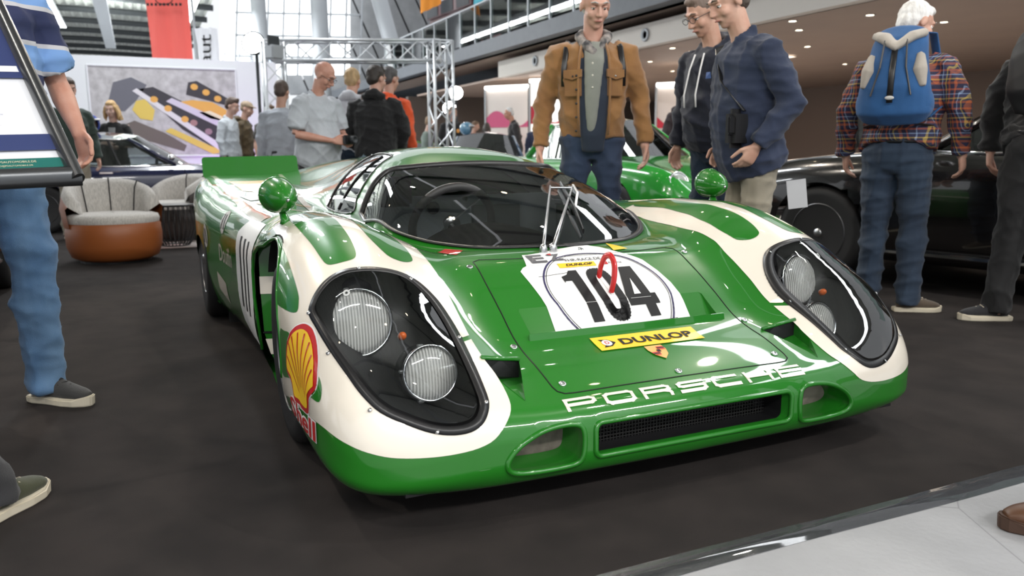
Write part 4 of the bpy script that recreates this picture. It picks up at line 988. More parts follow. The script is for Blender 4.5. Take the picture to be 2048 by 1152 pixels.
# ------------------------------------------------------------------ other cars
def paint(name, c, r=.2): return mat(name, c, r, coat=1.0, coatr=.03)
CABIN = mat('cabin_dark', (.03, .025, .022), .7); WINGLASS = glass('car_window', (.55, .60, .60), .07)
_coupe = {}
def coupe_meshes():
    """classic fastback coupe, 4.2 m, nose +X; returns shared mesh data"""
    zt = pchip([-2.12, -2.05, -1.9, -1.6, -1.2, -.8, .7, 1.0, 1.5, 1.85, 2.02, 2.12], [.45, .58, .70, .80, .87, .89, .875, .845, .76, .66, .56, .42])
    zs = pchip([-2.12, -2.05, -1.8, -1.2, -.8, .7, 1.2, 1.6, 1.86, 2.0, 2.12], [.45, .60, .78, .85, .85, .85, .83, .79, .72, .56, .42])
    hw = pchip([-2.12, -2.06, -1.9, -1.6, -1.1, -.5, .5, 1.2, 1.6, 1.85, 2.0, 2.08, 2.12], [.30, .50, .68, .79, .84, .80, .79, .82, .80, .74, .62, .48, .28])
    xs = np.linspace(-2.12, 2.12, 96); V = []; F = []; ns = None
    for x in xs:
        w_, t, sh = float(hw(x)), float(zt(x)), float(zs(x))
        lowz = .17+.16*max(0, (abs(x)-1.7)/.42)**1.5
        sec = [(0, t), (.45*w_, t-.004), (.70*w_, (t+sh)/2+.004), (.83*w_, sh), (.93*w_, sh-.05), (.985*w_, sh-.14), (w_, .52), (.985*w_, .36), (.95*w_, lowz+.06), (.88*w_, lowz)]
        pts = catmull(sec, 4); ns = len(pts)
        for y, z in pts: V.append((x, y, z))
    for i in range(95):
        for j in range(ns-1): F.append((i*ns+j, (i+1)*ns+j, (i+1)*ns+j+1, i*ns+j+1))
    V2 = V+[(x, -y, z) for x, y, z in V]; n0 = len(V)
    F2 = F+[tuple(n0+k for k in f[::-1]) for f in F]
    me = bpy.data.meshes.new('coupe'); me.from_pydata(V2, [], F2); bm = bmesh.new(); bm.from_mesh(me); bpy.data.meshes.remove(me)
    bmesh.ops.remove_doubles(bm, verts=bm.verts, dist=1e-4); bmesh.ops.recalc_face_normals(bm, faces=bm.faces)
    if max(bm.faces, key=lambda f: f.calc_center_median().z).normal.z < 0: bmesh.ops.reverse_faces(bm, faces=bm.faces)
    bvh = BVHTree.FromBMesh(bm)
    for s in (-1, 1):
        pj = Proj((0, s, 0), bvh=bvh)
        for ax in (1.22, -1.05):
            cut(bm, circ(ax, .32, .335, .8*s, -5, 185, 30)+[(ax-.34, .8*s, -.1), (ax+.34, .8*s, -.1)], pj, .7)
    # cockpit opening
    pj = Proj((0, 0, 1), up=(-1, 0, 0), bvh=bvh)
    LO = [(.80, 0), (.77, .3), (.70, .52), (.58, .655), (.2, .69), (-.4, .69), (-.85, .63), (-1.15, .45), (-1.30, .2), (-1.34, 0)]
    HI = [(.17, 0), (.155, .25), (.11, .43), (.02, .515), (-.1, .535), (-.35, .525), (-.5, .49), (-.62, .36), (-.70, .18), (-.72, 0)]
    loop = [(x, y, .9) for x, y in LO]+[(x, -y, .9) for x, y in LO[::-1][1:-1]]
    cut(bm, [(x*.99, y*.97, z) for x, y, z in loop], pj, 3)
    body = bpy.data.meshes.new('coupe_body'); bm.to_mesh(body); bm.free(); body.polygons.foreach_set('use_smooth', [True]*len(body.polygons))
    def zl(x, y):
        h = bvh.ray_cast(Vector((x, y, 3)), Vector((0, 0, -1)))[0]; return h.z if h is not None else .87
    lo = [Vector((x, y, zl(x, y))) for x, y in LO]; hi = [Vector((x, y, 1.27-.06*(abs(y)/.5)**2.5-.03*abs(x+.2)**2)) for x, y in HI]
    return dict(body=body, lo=lo, hi=hi)
def coupe(name, label, loc, rz, pm, sc=1.0, rim=None, cat='car', stripe=None):
    global _coupe
    if not _coupe: _coupe = coupe_meshes()
    e = empty(name, loc, rz); e.scale = (sc, sc, sc); tag(e, label, cat)
    me = _coupe['body'].copy(); link('body', me, pm, e)
    lo, hi = _coupe['lo'], _coupe['hi']; n = len(lo); mir = lambda p: Vector((p.x, -p.y, p.z))
    # roof
    rf = MB(); ring = hi+[mir(p) for p in hi[::-1][1:-1]]; c = Vector((-.27, 0, 1.305))
    v = list(ring)+[p*.6+c*.4+Vector((0, 0, .008)) for p in ring]+[c]; m = len(ring)
    rf.add(v, [(i, (i+1) % m, m+(i+1) % m, m+i) for i in range(m)]+[(m+i, m+(i+1) % m, 2*m) for i in range(m)]); rf.build('roof', pm, e, smooth=True)
    def strip(a, b, nm, mt):
        for s in (1, -1):
            P = [(p if s > 0 else mir(p)) for p in lo[a:b+1]]; Q = [(p if s > 0 else mir(p)) for p in hi[a:b+1]]; k = len(P)
            yield P, Q, k
    for nm, a, b in (('windscreen', 0, 3), ('side_window', 3, 6), ('rear_window', 6, 9)):
        if nm == 'side_window':
            for P, Q, k in strip(a, b, nm, WINGLASS): MB().add(P+Q, [(i, i+1, k+i+1, k+i) for i in range(k-1)]).build(nm, WINGLASS, e, smooth=True)
        else:
            r_ = range(a, b+1); P = [lo[i] for i in r_]; Q = [hi[i] for i in r_]
            if nm == 'windscreen': P = [mir(p) for p in P[::-1]][:-1]+P; Q = [mir(p) for p in Q[::-1]][:-1]+Q
            else: P = P+[mir(p) for p in P[::-1]][1:]; Q = Q+[mir(p) for p in Q[::-1]][1:]
            k = len(P); MB().add(P+Q, [(i, i+1, k+i+1, k+i) for i in range(k-1)]).build(nm, WINGLASS, e, smooth=True)
    for s in (1, -1):
        f = (lambda p: p) if s > 0 else mir
        for i, r_ in ((3, .030), (6, .045)): MB().tube([f(lo[i]), f(hi[i])], [r_, r_*.8], 8).build('pillar', pm, e, smooth=True)
        MB().tube([f(lo[4])*.5+f(lo[5])*.5, f(hi[4])*.5+f(hi[5])*.5], .012, 6).build('door_pillar', BLACK, e)
        MB().tube([f(p)+Vector((0, .004*s, .004)) for p in lo[3:7]], .011, 6).build('belt_trim', CHROME, e, smooth=True)
        MB().tube([f(p)+Vector((0, .006*s, -.004)) for p in hi[3:7]], .010, 6).build('roof_trim', CHROME, e, smooth=True)
        M = look((1.90, .56*s, .64), (.88, .08*s, .30))
        hl = MB().lathe([(.10, -.06), (.105, 0), (.095, .012), (.09, .006)], 22, M).build('headlight', CHROME, e, smooth=True); MB().lathe([(.09, .006), (.05, .022), (.0, .027)], 20, M).build('headlight_glass', LENS, hl, smooth=True)
        mr = MB().ell((.52, .83*s, .95), (.05, .07, .045)).build('door_mirror', CHROME, e, smooth=True); MB().tube([(.52, .76*s, .88), (.52, .80*s, .93)], .012, 6).build('mirror_arm', CHROME, mr)
        MB().box((-.28, .815*s, .76), (.16, .03, .025)).build('door_handle', CHROME, e, bevel=.006)
        MB().tube([(.68, .80*s, .80), (.66, .795*s, .40), (.55, .78*s, .26), (-.35, .79*s, .26), (-.52, .805*s, .42), (-.5, .81*s, .80)], .004, 5).build('door_seam', INK, e)
        MB().tube([(.86, .76*s, .235), (-.66, .775*s, .235)], .016, 6).build('sill_trim', CHROME, e)
        for ax in (1.22, -1.05): wheel(e, (ax, .70*s, .315), .315, .19, s, rim or RIM, .20, 5)
        MB().box((-2.02, .5*s, .62), (.08, .3, .1)).build('tail_lamp', RED, e, bevel=.02)
    MB().box((-.25, 0, .60), (1.9, 1.25, .04)).box((0, 0, .22), (3.6, 1.2, .03)).build('cabin_floor', CABIN, e)
    for y in (-.34, .34): MB().box((-.25, y, .82), (.14, .46, .55), M=Matrix.Rotation(-.25, 3, 'Y')).build('seat_back', CABIN, e, bevel=.05)
    MB().box((.62, 0, .80), (.22, 1.2, .12)).build('dashboard', CABIN, e, bevel=.03)
    MB().tube([(.40+.02*math.sin(a), .34+.17*math.cos(a), .88+.17*math.sin(a)) for a in np.linspace(0, 6.28, 24, endpoint=False)], .012, 6, closed=True).build('steering_wheel', BLACK, e)
    for x, z in ((2.06, .40), (-2.06, .42)): MB().tube([(x*.93, -.74, z), (x, -.5, z), (x*1.02, 0, z), (x, .5, z), (x*.93, .74, z)], [(.06, .03)]*5, 8).build('bumper', CHROME, e, smooth=True)
    return e
NAVYP = paint('navy_paint', (.006, .010, .05)); GREENP = paint('signal_green_paint', (.02, .36, .03)); BLACKP = paint('black_paint', (.006, .005, .005)); BLUEG = paint('blue_grey_paint', (.06, .10, .16)); GREYP = paint('dark_grey_paint', (.03, .032, .034))
nvc = coupe('vintage_coupe', 'navy blue vintage coupe with chrome window trim and a helmet on its roof', (-9.2, -1.45, 0), R(92), NAVYP, .93)
coupe('green_coupe', 'bright green vintage coupe parked behind the man in the tan jacket', (-5.3, 3.55, 0), R(2), GREENP, 1.0)
coupe('black_coupe', 'glossy black coupe parked behind the man with the blue backpack', (-.62, 4.12, 0), R(192), BLACKP, 1.06)
bgc = coupe('blue_grey_coupe', 'metallic blue grey coupe with a helmet on its roof, behind the racing car', (at(972, 300, 14.9).x, at(972, 300, 14.9).y, 0), R(-24), BLUEG, 1.0)
coupe('dark_grey_coupe', 'dark grey coupe parked beside the striped shirt man', (-2.98, -2.98, 0), R(0), GREYP, 1.0)
coupe('green_fastback', 'green fastback seen beside the man in the orange jacket', tuple(Vector((at(822, 300, 20.8).x, at(822, 300, 20.8).y, 0))), R(-60), GREENP, .95)
g1 = at(985, 55, 17); coupe('olive_coupe', 'pale olive car behind the gallery glass', (-17.3, 8.95, 4.06), R(0), paint('olive_paint', (.30, .32, .14)), 1.05)
vn = empty('camper_van', (-23.2, 9.0, 4.06), R(4)); tag(vn, 'dark red van with a white roof up on the gallery', 'van')
MB().box((0, 0, .75), (4.0, 1.7, .95)).build('van_body', paint('dark_red_paint', (.10, .012, .014)), vn, bevel=.12)
MB().box((0, 0, 1.55), (3.7, 1.55, .6)).build('van_cabin', paint('dark_red_paint2', (.10, .012, .014)), vn, bevel=.12); MB().box((0, 0, 1.92), (3.6, 1.5, .14)).build('van_roof', WHITE, vn, bevel=.06)
for x in (-1.2, 0, 1.2):
    for s in (-1, 1): MB().box((x, .78*s, 1.58), (.95, .02, .38)).build('van_window', mat('van_glass', (.02, .025, .03), .1), vn, bevel=.005)
for s in (-1, 1):
    for ax in (1.25, -1.25): wheel(vn, (ax, .74*s, .32), .32, .2, s, RIM, .19, 5)
# ------------------------------------------------------------------ helmets on roofs
def helmet(loc, rz, cm, label, visor=True):
    e = empty('race_helmet', loc, rz); tag(e, label, 'helmet')
    sh = MB(); v = []; f = []; n, m = 28, 16
    for i in range(m+1):
        th = math.pi*.86*i/m
        for k in range(n):
            a = 2*math.pi*k/n; x, y, z = .135*math.sin(th)*math.cos(a), .115*math.sin(th)*math.sin(a), .125*math.cos(th); v.append((x, y, z+.125))
    for i in range(m):
        for k in range(n):
            th = math.pi*.86*(i+.5)/m; a = 2*math.pi*(k+.5)/n; a = (a+math.pi) % (2*math.pi)-math.pi
            if abs(a) < .95 and th > 1.25 and visor: continue
            f.append((i*n+k, (i+1)*n+k, (i+1)*n+(k+1) % n, i*n+(k+1) % n))
    o = sh.add(v, f).build('shell', cm, e, smooth=True); md = o.modifiers.new('thick', 'SOLIDIFY'); md.thickness = .02; md.offset = -1
    MB().ell((-.01, 0, .115), (.10, .088, .09)).build('lining', mat('helmet_lining', (.05, .025, .015), .8), e, smooth=True)
    MB().tube([(.128*math.cos(a), .112*math.sin(a), .178) for a in np.linspace(-1.1, 1.1, 14)], [(.012, .012)]*14, 8).build('visor_peak', WHITE, e, smooth=True)
    MB().lathe([(.004, 0), (.012, 0), (.010, .006)], 10, look((0, .114, .11), (0, 1, 0))).build('strap_button', STEEL, e)
    return e
def on_roof(car_, x, y):
    """point on a coupe's roof at local x, y"""
    bpy.context.view_layer.update(); rf_ = [c for c in car_.children if c.name.startswith('roof') and 'trim' not in c.name][0]
    h = BVHTree.FromPolygons([v.co for v in rf_.data.vertices], [tuple(p.vertices) for p in rf_.data.polygons]).ray_cast(Vector((x, y, 3)), Vector((0, 0, -1)))[0]
    q = car_.matrix_world @ h; return (q.x, q.y, q.z-.004)
helmet(on_roof(nvc, -.42, .10), R(20), paint('helmet_blue', (.02, .05, .30)), 'blue open face helmet with white peak on the navy car roof')
helmet(on_roof(bgc, -.22, -.36), R(60), paint('helmet_steel_blue', (.10, .22, .32)), 'steel blue helmet resting on the blue grey car roof')
# ------------------------------------------------------------------ lounge furniture
WEAVE = noisy(mat('ribbed_cream_fabric', (.55, .52, .48), .9, sheen=.2), (.30, .28, .26), 140, 1, .6, .4, 160, stretch=(1, 1, .15))
def armchair(loc, rz, leather, label, k=1.0):
    e = empty('tub_armchair', loc, rz); e.scale = (k, k, k); tag(e, label, 'armchair')
    def ov(r, t): return [(r*1.0*math.cos(a), r*.92*math.sin(a)) for a in t]
    ta = np.linspace(0, 2*math.pi, 40, endpoint=False); b = MB(); v = []
    for r_, z in ((.30, .02), (.37, .05), (.405, .14), (.41, .24), (.40, .325), (.385, .345)): v += [(x, y, z) for x, y in ov(r_, ta)]
    b.add(v, [(i*40+j, i*40+(j+1) % 40, (i+1)*40+(j+1) % 40, (i+1)*40+j) for i in range(5) for j in range(40)]); b.build('base', leather, e, smooth=True)
    c = MB(); v = []
    for r_, z in ((.392, .338), (.398, .365), (.385, .40), (.33, .415), (.02, .42)): v += [(x, y, z) for x, y in ov(r_, ta)]
    c.add(v, [(i*40+j, i*40+(j+1) % 40, (i+1)*40+(j+1) % 40, (i+1)*40+j) for i in range(4) for j in range(40)]); c.build('seat_cushion', WEAVE, e, smooth=True)
    tb_ = np.linspace(R(78), R(282), 26); v = []; bo = []
    for a in tb_:
        u = abs((a-math.pi)/R(102)); h = .70-.14*u**3; ca, sa_ = math.cos(a), math.sin(a)
        for q, (r_, z) in enumerate(((.27, .40), (.285, .52), (.305, h-.05), (.335, h), (.375, h-.015), (.40, h-.08))): v.append((r_*ca, r_*.94*sa_, z))
        for r_, z in ((.40, h-.08), (.425, .46), (.40, .30)): bo.append((r_*ca, r_*.94*sa_, z))
    MB().add(v, [(i*6+j, (i+1)*6+j, (i+1)*6+j+1, i*6+j+1) for i in range(25) for j in range(5)]+[tuple(range(6)), tuple(150+j for j in range(5, -1, -1))]).build('backrest', WEAVE, e, smooth=True)
    MB().add(bo, [(i*3+j, (i+1)*3+j, (i+1)*3+j+1, i*3+j+1) for i in range(25) for j in range(2)]).build('back_shell', leather, e, smooth=True)
    for a in (R(120), R(165), R(215)):
        u = abs((a-math.pi)/R(102)); h = .70-.14*u**3; ca, sa_ = math.cos(a), math.sin(a)
        MB().tube([(r_*ca, r_*.94*sa_, z) for r_, z in ((.262, .41), (.278, .52), (.298, h-.05), (.333, h+.006), (.38, h-.012))], .005, 6).build('seam', INK, e)
    MB().lathe([(.28, 0), (.28, .025)], 24).build('plinth', BLACK, e)
    return e
armchair((-5.30, -1.56, 0), R(18), mat('cognac_leather', (.30, .085, .02), .45), 'cream ribbed tub armchair with cognac leather base', 1.02)
armchair((-6.95, -.98, .0095), R(-60), mat('dark_brown_leather', (.035, .025, .02), .5), 'cream ribbed tub armchair with dark base behind the wire table')
armchair((-5.35, -.30, 0), R(160), mat('oxblood_leather', (.22, .02, .012), .45), 'tub armchair with red leather base beside the racing car tail')
tbp = atz(352, 492, .006); tb2 = empty('wire_table', (tbp.x, tbp.y, .0095)); tag(tb2, 'black wire drum side table between the armchairs', 'side table')
MB().lathe([(0, .40), (.20, .40), (.205, .41), (.20, .42), (0, .42)], 30).build('table_top', BLACK, tb2, smooth=True, auto=40)
for k in range(26):
    a = 2*math.pi*k/26; MB().tube([((.13 if z < .05 else r_)*math.cos(a), (.13 if z < .05 else r_)*math.sin(a), z) for r_, z in ((.13, .01), (.17, .06), (.21, .16), (.215, .25), (.195, .40))], .005, 6).build('wire', BLACK, tb2, smooth=True)
MB().tube([(.13*math.cos(a), .13*math.sin(a), .01) for a in np.linspace(0, 6.28, 30, endpoint=False)], .006, 6, closed=True).build('base_ring', BLACK, tb2)
rg = MB().box((-6.9, -.85, .006), (1.7, 1.5, .006)).build('pale_rug', noisy(mat('rug', (.50, .46, .44), .95), (.35, .12, .10), 2, 3, .6)); tag(rg, 'pale rug with reddish pattern under the wire table', 'rug')
# ------------------------------------------------------------------ information board
BR, TR, BL = at(152, 352, 1.95), at(-14, -8, 2.12), at(-300, 372, 1.72)
ex = (BR-BL).normalized(); ey = (TR-BR); H_ = ey.length; ey = ey.normalized(); ez = ex.cross(ey).normalized()
sg = empty('info_board', (BR.x-.1, BR.y, 0)); tag(sg, 'tilted information board in a rounded steel frame beside the striped shirt man', 'sign'); o0 = Vector((BR.x-.1, BR.y, 0))
FRM = mat('board_frame', (.10, .105, .11), .28, .8)
def bp_(u, v, d=0): return BR+ex*u+ey*v+ez*d-o0
Wb = .42
for nm, a, b in (('frame_bar', bp_(.0, -.012), bp_(.0, H_*1.2)), ('frame_bar', bp_(.012, 0), bp_(-Wb, 0)), ('frame_bar', bp_(-Wb, -.012), bp_(-Wb, H_*1.2)), ('frame_bar', bp_(.012, H_*1.2), bp_(-Wb, H_*1.2))):
    MB().tube([a, b], [(.024, .016)]*2, 12).build(nm, FRM, sg, smooth=True, auto=50)
def panel(nm, u0, u1, v0, v1, m, d=-.001): return MB().add([bp_(u0, v0, d), bp_(u1, v0, d), bp_(u1, v1, d), bp_(u0, v1, d)], [(0, 1, 2, 3)]).build(nm, m, sg)
PAP = mat('board_paper', (.72, .74, .78), .5); NVY = mat('board_navy', (.03, .045, .14), .4); TEAL = mat('board_teal', (.01, .13, .11), .4)
panel('back_sheet', -Wb, 0, 0, H_*1.2, PAP, -.006); panel('footer', -Wb, 0, .015, .06, TEAL, .0); panel('band', -Wb, 0, .085, .135, NVY, .0); panel('picture', -Wb, 0, .32, H_*1.2, NVY, .0)
panel('picture_detail', -.12, -.02, .34, .36, PAP, .001); panel('picture_detail', -.30, -.16, .37, .40, mat('board_steel', (.25, .28, .33), .5), .001)
TXT = mat('board_text', (.22, .22, .36), .6)
def flat_text(nm, s, u, v, h, m, parent, fn, w=None, bold=0):
    V, F, wd = text_flat(s, w, h, bold); return mesh(nm, [fn(u+a, v+b) for a, b in V], F, m, parent)
lines = ['authentic racing', 'interpreting with the', 'unique breed of', 'action satisfies the', 'legend, bringing the', 'services worldwide.']
for i, t in enumerate(lines):
    flat_text('text_line', t, -.16-.01*(i % 3), .245-i*.0165, .0062, TXT, sg, lambda a, b: bp_(a, b, .0015))
CRT = mat('board_cream_text', (.62, .60, .42), .5)
for i, t in enumerate(('WWW.PSAUTOMOBILE.DE', 'MAIL: INFO@PSAUTOMOBILE.DE', 'TEL.: +49 204 31 09 023')): flat_text('footer_line', t, -.175, .046-i*.012, .0062, CRT, sg, lambda a, b: bp_(a, b, .0015))
MB().tube([bp_(-Wb*.80, .2, -.10), Vector((bp_(-Wb*.80, .2, -.10).x, bp_(-Wb*.80, .2, -.10).y, .02))], .016, 10).build('stand_pole', FRM, sg, smooth=True)
MB().lathe([(.10, .0), (.10, .008), (.03, .016)], 28, Matrix.Translation((bp_(-Wb*.80, .2, -.10).x, bp_(-Wb*.80, .2, -.10).y, .005))).build('stand_foot', FRM, sg, smooth=True)
# ------------------------------------------------------------------ booths, posters, banners
WPAN = mat('booth_white', (.80, .81, .84), .5)
bw_ = struct(MB().box((-15.2, -.85, 1.40), (.12, 4.6, 2.80)).build('wall_booth', WPAN))
po = empty('poster', (-15.13, -.72, .9)); tag(po, 'large framed photo poster of black car tail with amber lamps and a yellow wheel', 'poster')
PW, PH = 2.70, 1.72
def pq(nm, pts, m, d): return mesh(nm, [(d, (u-.5)*PW, v*PH) for u, v in pts], [tuple(range(len(pts)))], m, po)
pq('poster_ground', [(0, 0), (1, 0), (1, 1), (0, 1)], noisy(mat('poster_rock', (.42, .40, .41), .6), (.62, .60, .61), 6, 6, .9), .0)
PB = mat('poster_dark', (.045, .04, .05), .5); PA = mat('poster_amber', (.80, .42, .10), .5); PWH = mat('poster_pale', (.75, .72, .76), .5); PY = mat('poster_yellow', (.75, .55, .12), .5)
pq('poster_rockface', [(.10, .52), (.16, .82), (.28, .88), (.38, .80), (.30, .62), (.22, .50)], mat('poster_slate', (.15, .15, .18), .6), .004)
pq('poster_tail', [(.32, .75), (.42, .78), (1.0, .30), (1.0, .0), (.88, .02), (.60, .30)], PB, .004)
pq('poster_upper', [(.66, .84), (.72, .86), (.94, .66), (.93, .58), (.64, .70)], PB, .004)
pq('poster_arc', [(.60, .62+0), (.68, .64), (.82, .62), (.93, .52), (.95, .42), (.85, .40), (.74, .46)], PA, .006); pq('poster_arc_inner', [(.72, .50), (.80, .52), (.88, .46), (.90, .40), (.80, .43)], mat('poster_cream', (.85, .74, .55), .5), .008)
pq('poster_bar', [(.28, .73), (.31, .76), (.98, -.0), (.90, 0.0)], PWH, .010); pq('poster_deck', [(.50, .62), (.54, .66), (1.0, .33), (1.0, .22)], mat('poster_lilac', (.66, .60, .72), .5), .008)
pq('poster_wheel', [(.30, .62), (.36, .64), (.42, .52), (.40, .40), (.32, .42), (.27, .52)], PY, .009); pq('poster_stripe', [(.48, .28), (.52, .32), (.78, .12), (.90, .04), (.80, .02)], PY, .009)
pq('poster_shade', [(.20, .35), (.28, .40), (.48, .26), (.62, .12), (.60, .05), (.30, .20)], mat('poster_umber', (.16, .13, .12), .6), .005)
for u, v, m in ((.42, .64, PA), (.51, .54, PA), (.62, .42, PA), (.68, .38, mat('poster_rose', (.40, .22, .22), .5)), (.78, .28, mat('poster_rose2', (.35, .22, .26), .5)), (.70, .79, PA), (.78, .73, PA), (.86, .66, PA)):
    pq('poster_lamp', [(u+.026*math.cos(a), v+.036*math.sin(a)) for a in np.linspace(0, 6.28, 16, endpoint=False)], m, .012)
def edge_bar(a, b): MB().tube([a, b], .02, 6).build('poster_frame', WPAN, po)
for a, b in (((.01, -PW/2, 0), (.01, PW/2, 0)), ((.01, PW/2, 0), (.01, PW/2, PH)), ((.01, PW/2, PH), (.01, -PW/2, PH)), ((.01, -PW/2, PH), (.01, -PW/2, 0))): edge_bar(a, b)
UVL = bpy.data.lights.new('violet_light', 'AREA'); UVL.size = .6; UVL.energy = 13; UVL.color = (.62, .15, 1.0)
uo = empty('violet_lamp', (-14.2, .5, .35)); tag(uo, 'violet floor uplight washing the booth wall', 'lamp'); MB().box((0, 0, -.28), (.3, .5, .12)).build('lamp_box', DARKSTEEL, uo, bevel=.01); plane('lamp_face', -.13, .13, -.22, .22, -.215, emit('violet_face', (.62, .15, 1), 2), parent=uo)
ul = bpy.data.objects.new('violet_light', UVL); col.objects.link(ul); ul.parent = uo; ul.matrix_local = look((0, 0, -.2), (.75, .0, -.65))
def banner(name, label, pts, d, m, wav=.05):
    """hanging cloth; pts: four corners (TL,TR,BR,BL)"""
    e = empty(name, pts[3]); tag(e, label, 'banner'); o = Vector(pts[3]); v = []; P = [Vector(p)-o for p in pts]; nn = fwv
    for i in range(21):
        t = i/20; a = P[0].lerp(P[3], t); b = P[1].lerp(P[2], t)
        for j in range(11): q = a.lerp(b, j/10)+nn*wav*math.sin(j*1.5+t*2); v.append(q)
    cl = MB().add(v, [(i*11+j, i*11+j+1, (i+1)*11+j+1, (i+1)*11+j) for i in range(20) for j in range(10)]).build('cloth', m, e, smooth=True)
    return e, o, P
REDC = mat('banner_red', (.82, .13, .11), .7); e, o, P = banner('red_banner', 'tall red banner with a dark emblem above the poster wall', [at(284, -50, 18), at(372, -50, 18), at(388, 124, 18), at(304, 126, 18)], 18, REDC)
cR = at(328, -2, 17.7)-o; MB().tube([cR+rv*.19*math.cos(a)+uv*.12*math.sin(a) for a in np.linspace(3.3, 6.1, 20)], .012, 6).build('emblem_arc', INK, e)
for q in range(9): MB().box(cR+rv*(-.36+.09*q)-uv*.12, (.05, .05, .05)).build('emblem_mark', INK, e)
MB().tube([at(378, -50, 18)-o, at(396, 126, 18)-o], .03, 8).build('banner_pole', GREYSTEEL, e)
MB().tube([Vector((o.x, o.y, 0))-o, at(304, 126, 18)-o], .03, 8).build('banner_mast', GREYSTEEL, e)
e, o, P = banner('white_banner', 'white flag with slanted dark lettering beside the red banner', [at(388, 56, 17), at(433, 56, 17), at(442, 130, 17), at(402, 130, 17)], 17, mat('banner_white', (.72, .72, .76), .7), .03)
cW = at(413, 128, 16.9)-o; flat_text('banner_line', 'aut', .0, 0, .20, INK, e, lambda a, b: cW+uv*a-rv*(b-.10)-fwv*.01, .62)
MB().tube([Vector((o.x, o.y, 0))-o, at(386, 56, 17)-o], .025, 8).build('banner_pole', GREYSTEEL, e)
e, o, P = banner('orange_banner', 'small orange banner hanging in front of the clad slope', [at(840, -40, 24), at(884, -40, 24), at(882, 8, 24), at(841, 27, 24)], 24, mat('banner_orange', (.85, .30, .03), .7), .03)
MB().tube([at(838, -41, 24)-o, at(886, -41, 24)-o], .02, 6).build('banner_bar', GREYSTEEL, e); MB().tube([at(862, -41, 24)-o, at(862, -300, 24)-o], .012, 6).build('banner_wire', GREYSTEEL, e)
# red and white booth under the gallery
for k, (xa, xb, yt, yb, dd, lb) in enumerate(((972, 1056, 178, 330, 24, 'white booth panel with pink swoosh under the gallery'), (1060, 1150, 164, 330, 23, 'bright white booth panel with red fabric wave'), (1310, 1412, 172, 330, 20, 'cream booth panel with red swoosh behind the young man'))):
    A, B = at(xa, 300, dd), at(xb, 300, dd-.6); top_ = at(xa, yt, dd).z; e = empty('booth_panel', (A.x, A.y, 0)); tag(e, lb, 'booth panel'); o = Vector((A.x, A.y, 0)); d = Vector((B.x-A.x, B.y-A.y, 0))
    q = lambda u, z, f=0: d*u+Vector((0, 0, z))-Vector((fwv.x, fwv.y, 0))*f
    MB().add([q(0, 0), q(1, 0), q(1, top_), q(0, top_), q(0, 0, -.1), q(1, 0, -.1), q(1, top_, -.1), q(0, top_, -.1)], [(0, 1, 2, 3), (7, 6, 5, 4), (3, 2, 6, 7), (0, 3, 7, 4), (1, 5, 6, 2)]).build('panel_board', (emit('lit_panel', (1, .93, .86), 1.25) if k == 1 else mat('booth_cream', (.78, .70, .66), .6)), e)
    z1 = top_*.60; sw2 = [(u, z1+.16*top_*(.5+.5*math.sin(u*6.0+k*1.4))) for u in np.linspace(0, 1, 24)]
    MB().add([q(u, z, .02) for u, z in sw2]+[q(u, z1-.03, .02) for u, _ in sw2[::-1]], [tuple(range(48))]).build('swoosh', mat('swoosh_red', (.62, .03, .06) if k else (.62, .10, .22), .6), e)
    MB().tube([q(0, 0, .03), q(0, top_, .03)], .03, 6).build('booth_post', GREYSTEEL, e); MB().tube([q(0, top_, .05), q(1, top_, .05)], .05, 8).build('light_tube', emit('tube_glow', (1, .95, .88), 6), e)
# ------------------------------------------------------------------ people
def remesh(mb, voxel, smooth_it=3, wr=0.0, seed=0, name='figure', fold=(9, 26)):
    """melt overlapping closed shapes into one continuous skin"""
    me = bpy.data.meshes.new('tmp'); me.from_pydata(mb.v, [], mb.f); me.update()
    o = bpy.data.objects.new('tmp', me); col.objects.link(o)
    r_ = o.modifiers.new('r', 'REMESH'); r_.mode = 'VOXEL'; r_.voxel_size = voxel; r_.use_smooth_shade = True
    if smooth_it: s_ = o.modifiers.new('s', 'SMOOTH'); s_.factor = .5; s_.iterations = smooth_it
    dg = bpy.context.evaluated_depsgraph_get(); out = bpy.data.meshes.new_from_object(o.evaluated_get(dg)); out.name = name
    bpy.data.objects.remove(o); bpy.data.meshes.remove(me)
    n = len(out.vertices)
    if wr and n:
        co = np.empty(n*3); out.vertices.foreach_get('co', co); co = co.reshape(-1, 3)
        no = np.empty(n*3); out.vertices.foreach_get('normal', no); no = no.reshape(-1, 3)
        g = np.random.default_rng(seed); d = np.zeros(n)
        for k in range(9):
            f = g.uniform(*fold); v = g.normal(size=3); v[2] *= 1.6; v /= np.linalg.norm(v); ph = g.uniform(0, 6.28, 2); u = g.normal(size=3)*4
            d += (1-np.abs(np.sin(co@v*f*.5+ph[0]+1.1*np.sin(co@u+ph[1]))))**2.2*g.uniform(.5, 1)
        d = (d-d.mean())/max(d.std(), 1e-6)
        co += no*(d*wr*.45)[:, None]; out.vertices.foreach_set('co', co.ravel())
    out.polygons.foreach_set('use_smooth', [True]*len(out.polygons)); out.update()
    return out
SK = {}
def skin(c):
    k = tuple(c)
    if k not in SK: SK[k] = noisy(mat('skin', c, .5, sss=.0), (c[0]*.82, c[1]*.62, c[2]*.55), 14, 4, .5, .08, 120)
    return SK[k]
def cloth(name, c, c2=None, rough=.85, scale=60, bump=.25): return noisy(mat(name, c, rough, sheen=.15), c2 or tuple(q*.72 for q in c), 7, 5, .6, bump, scale*6)
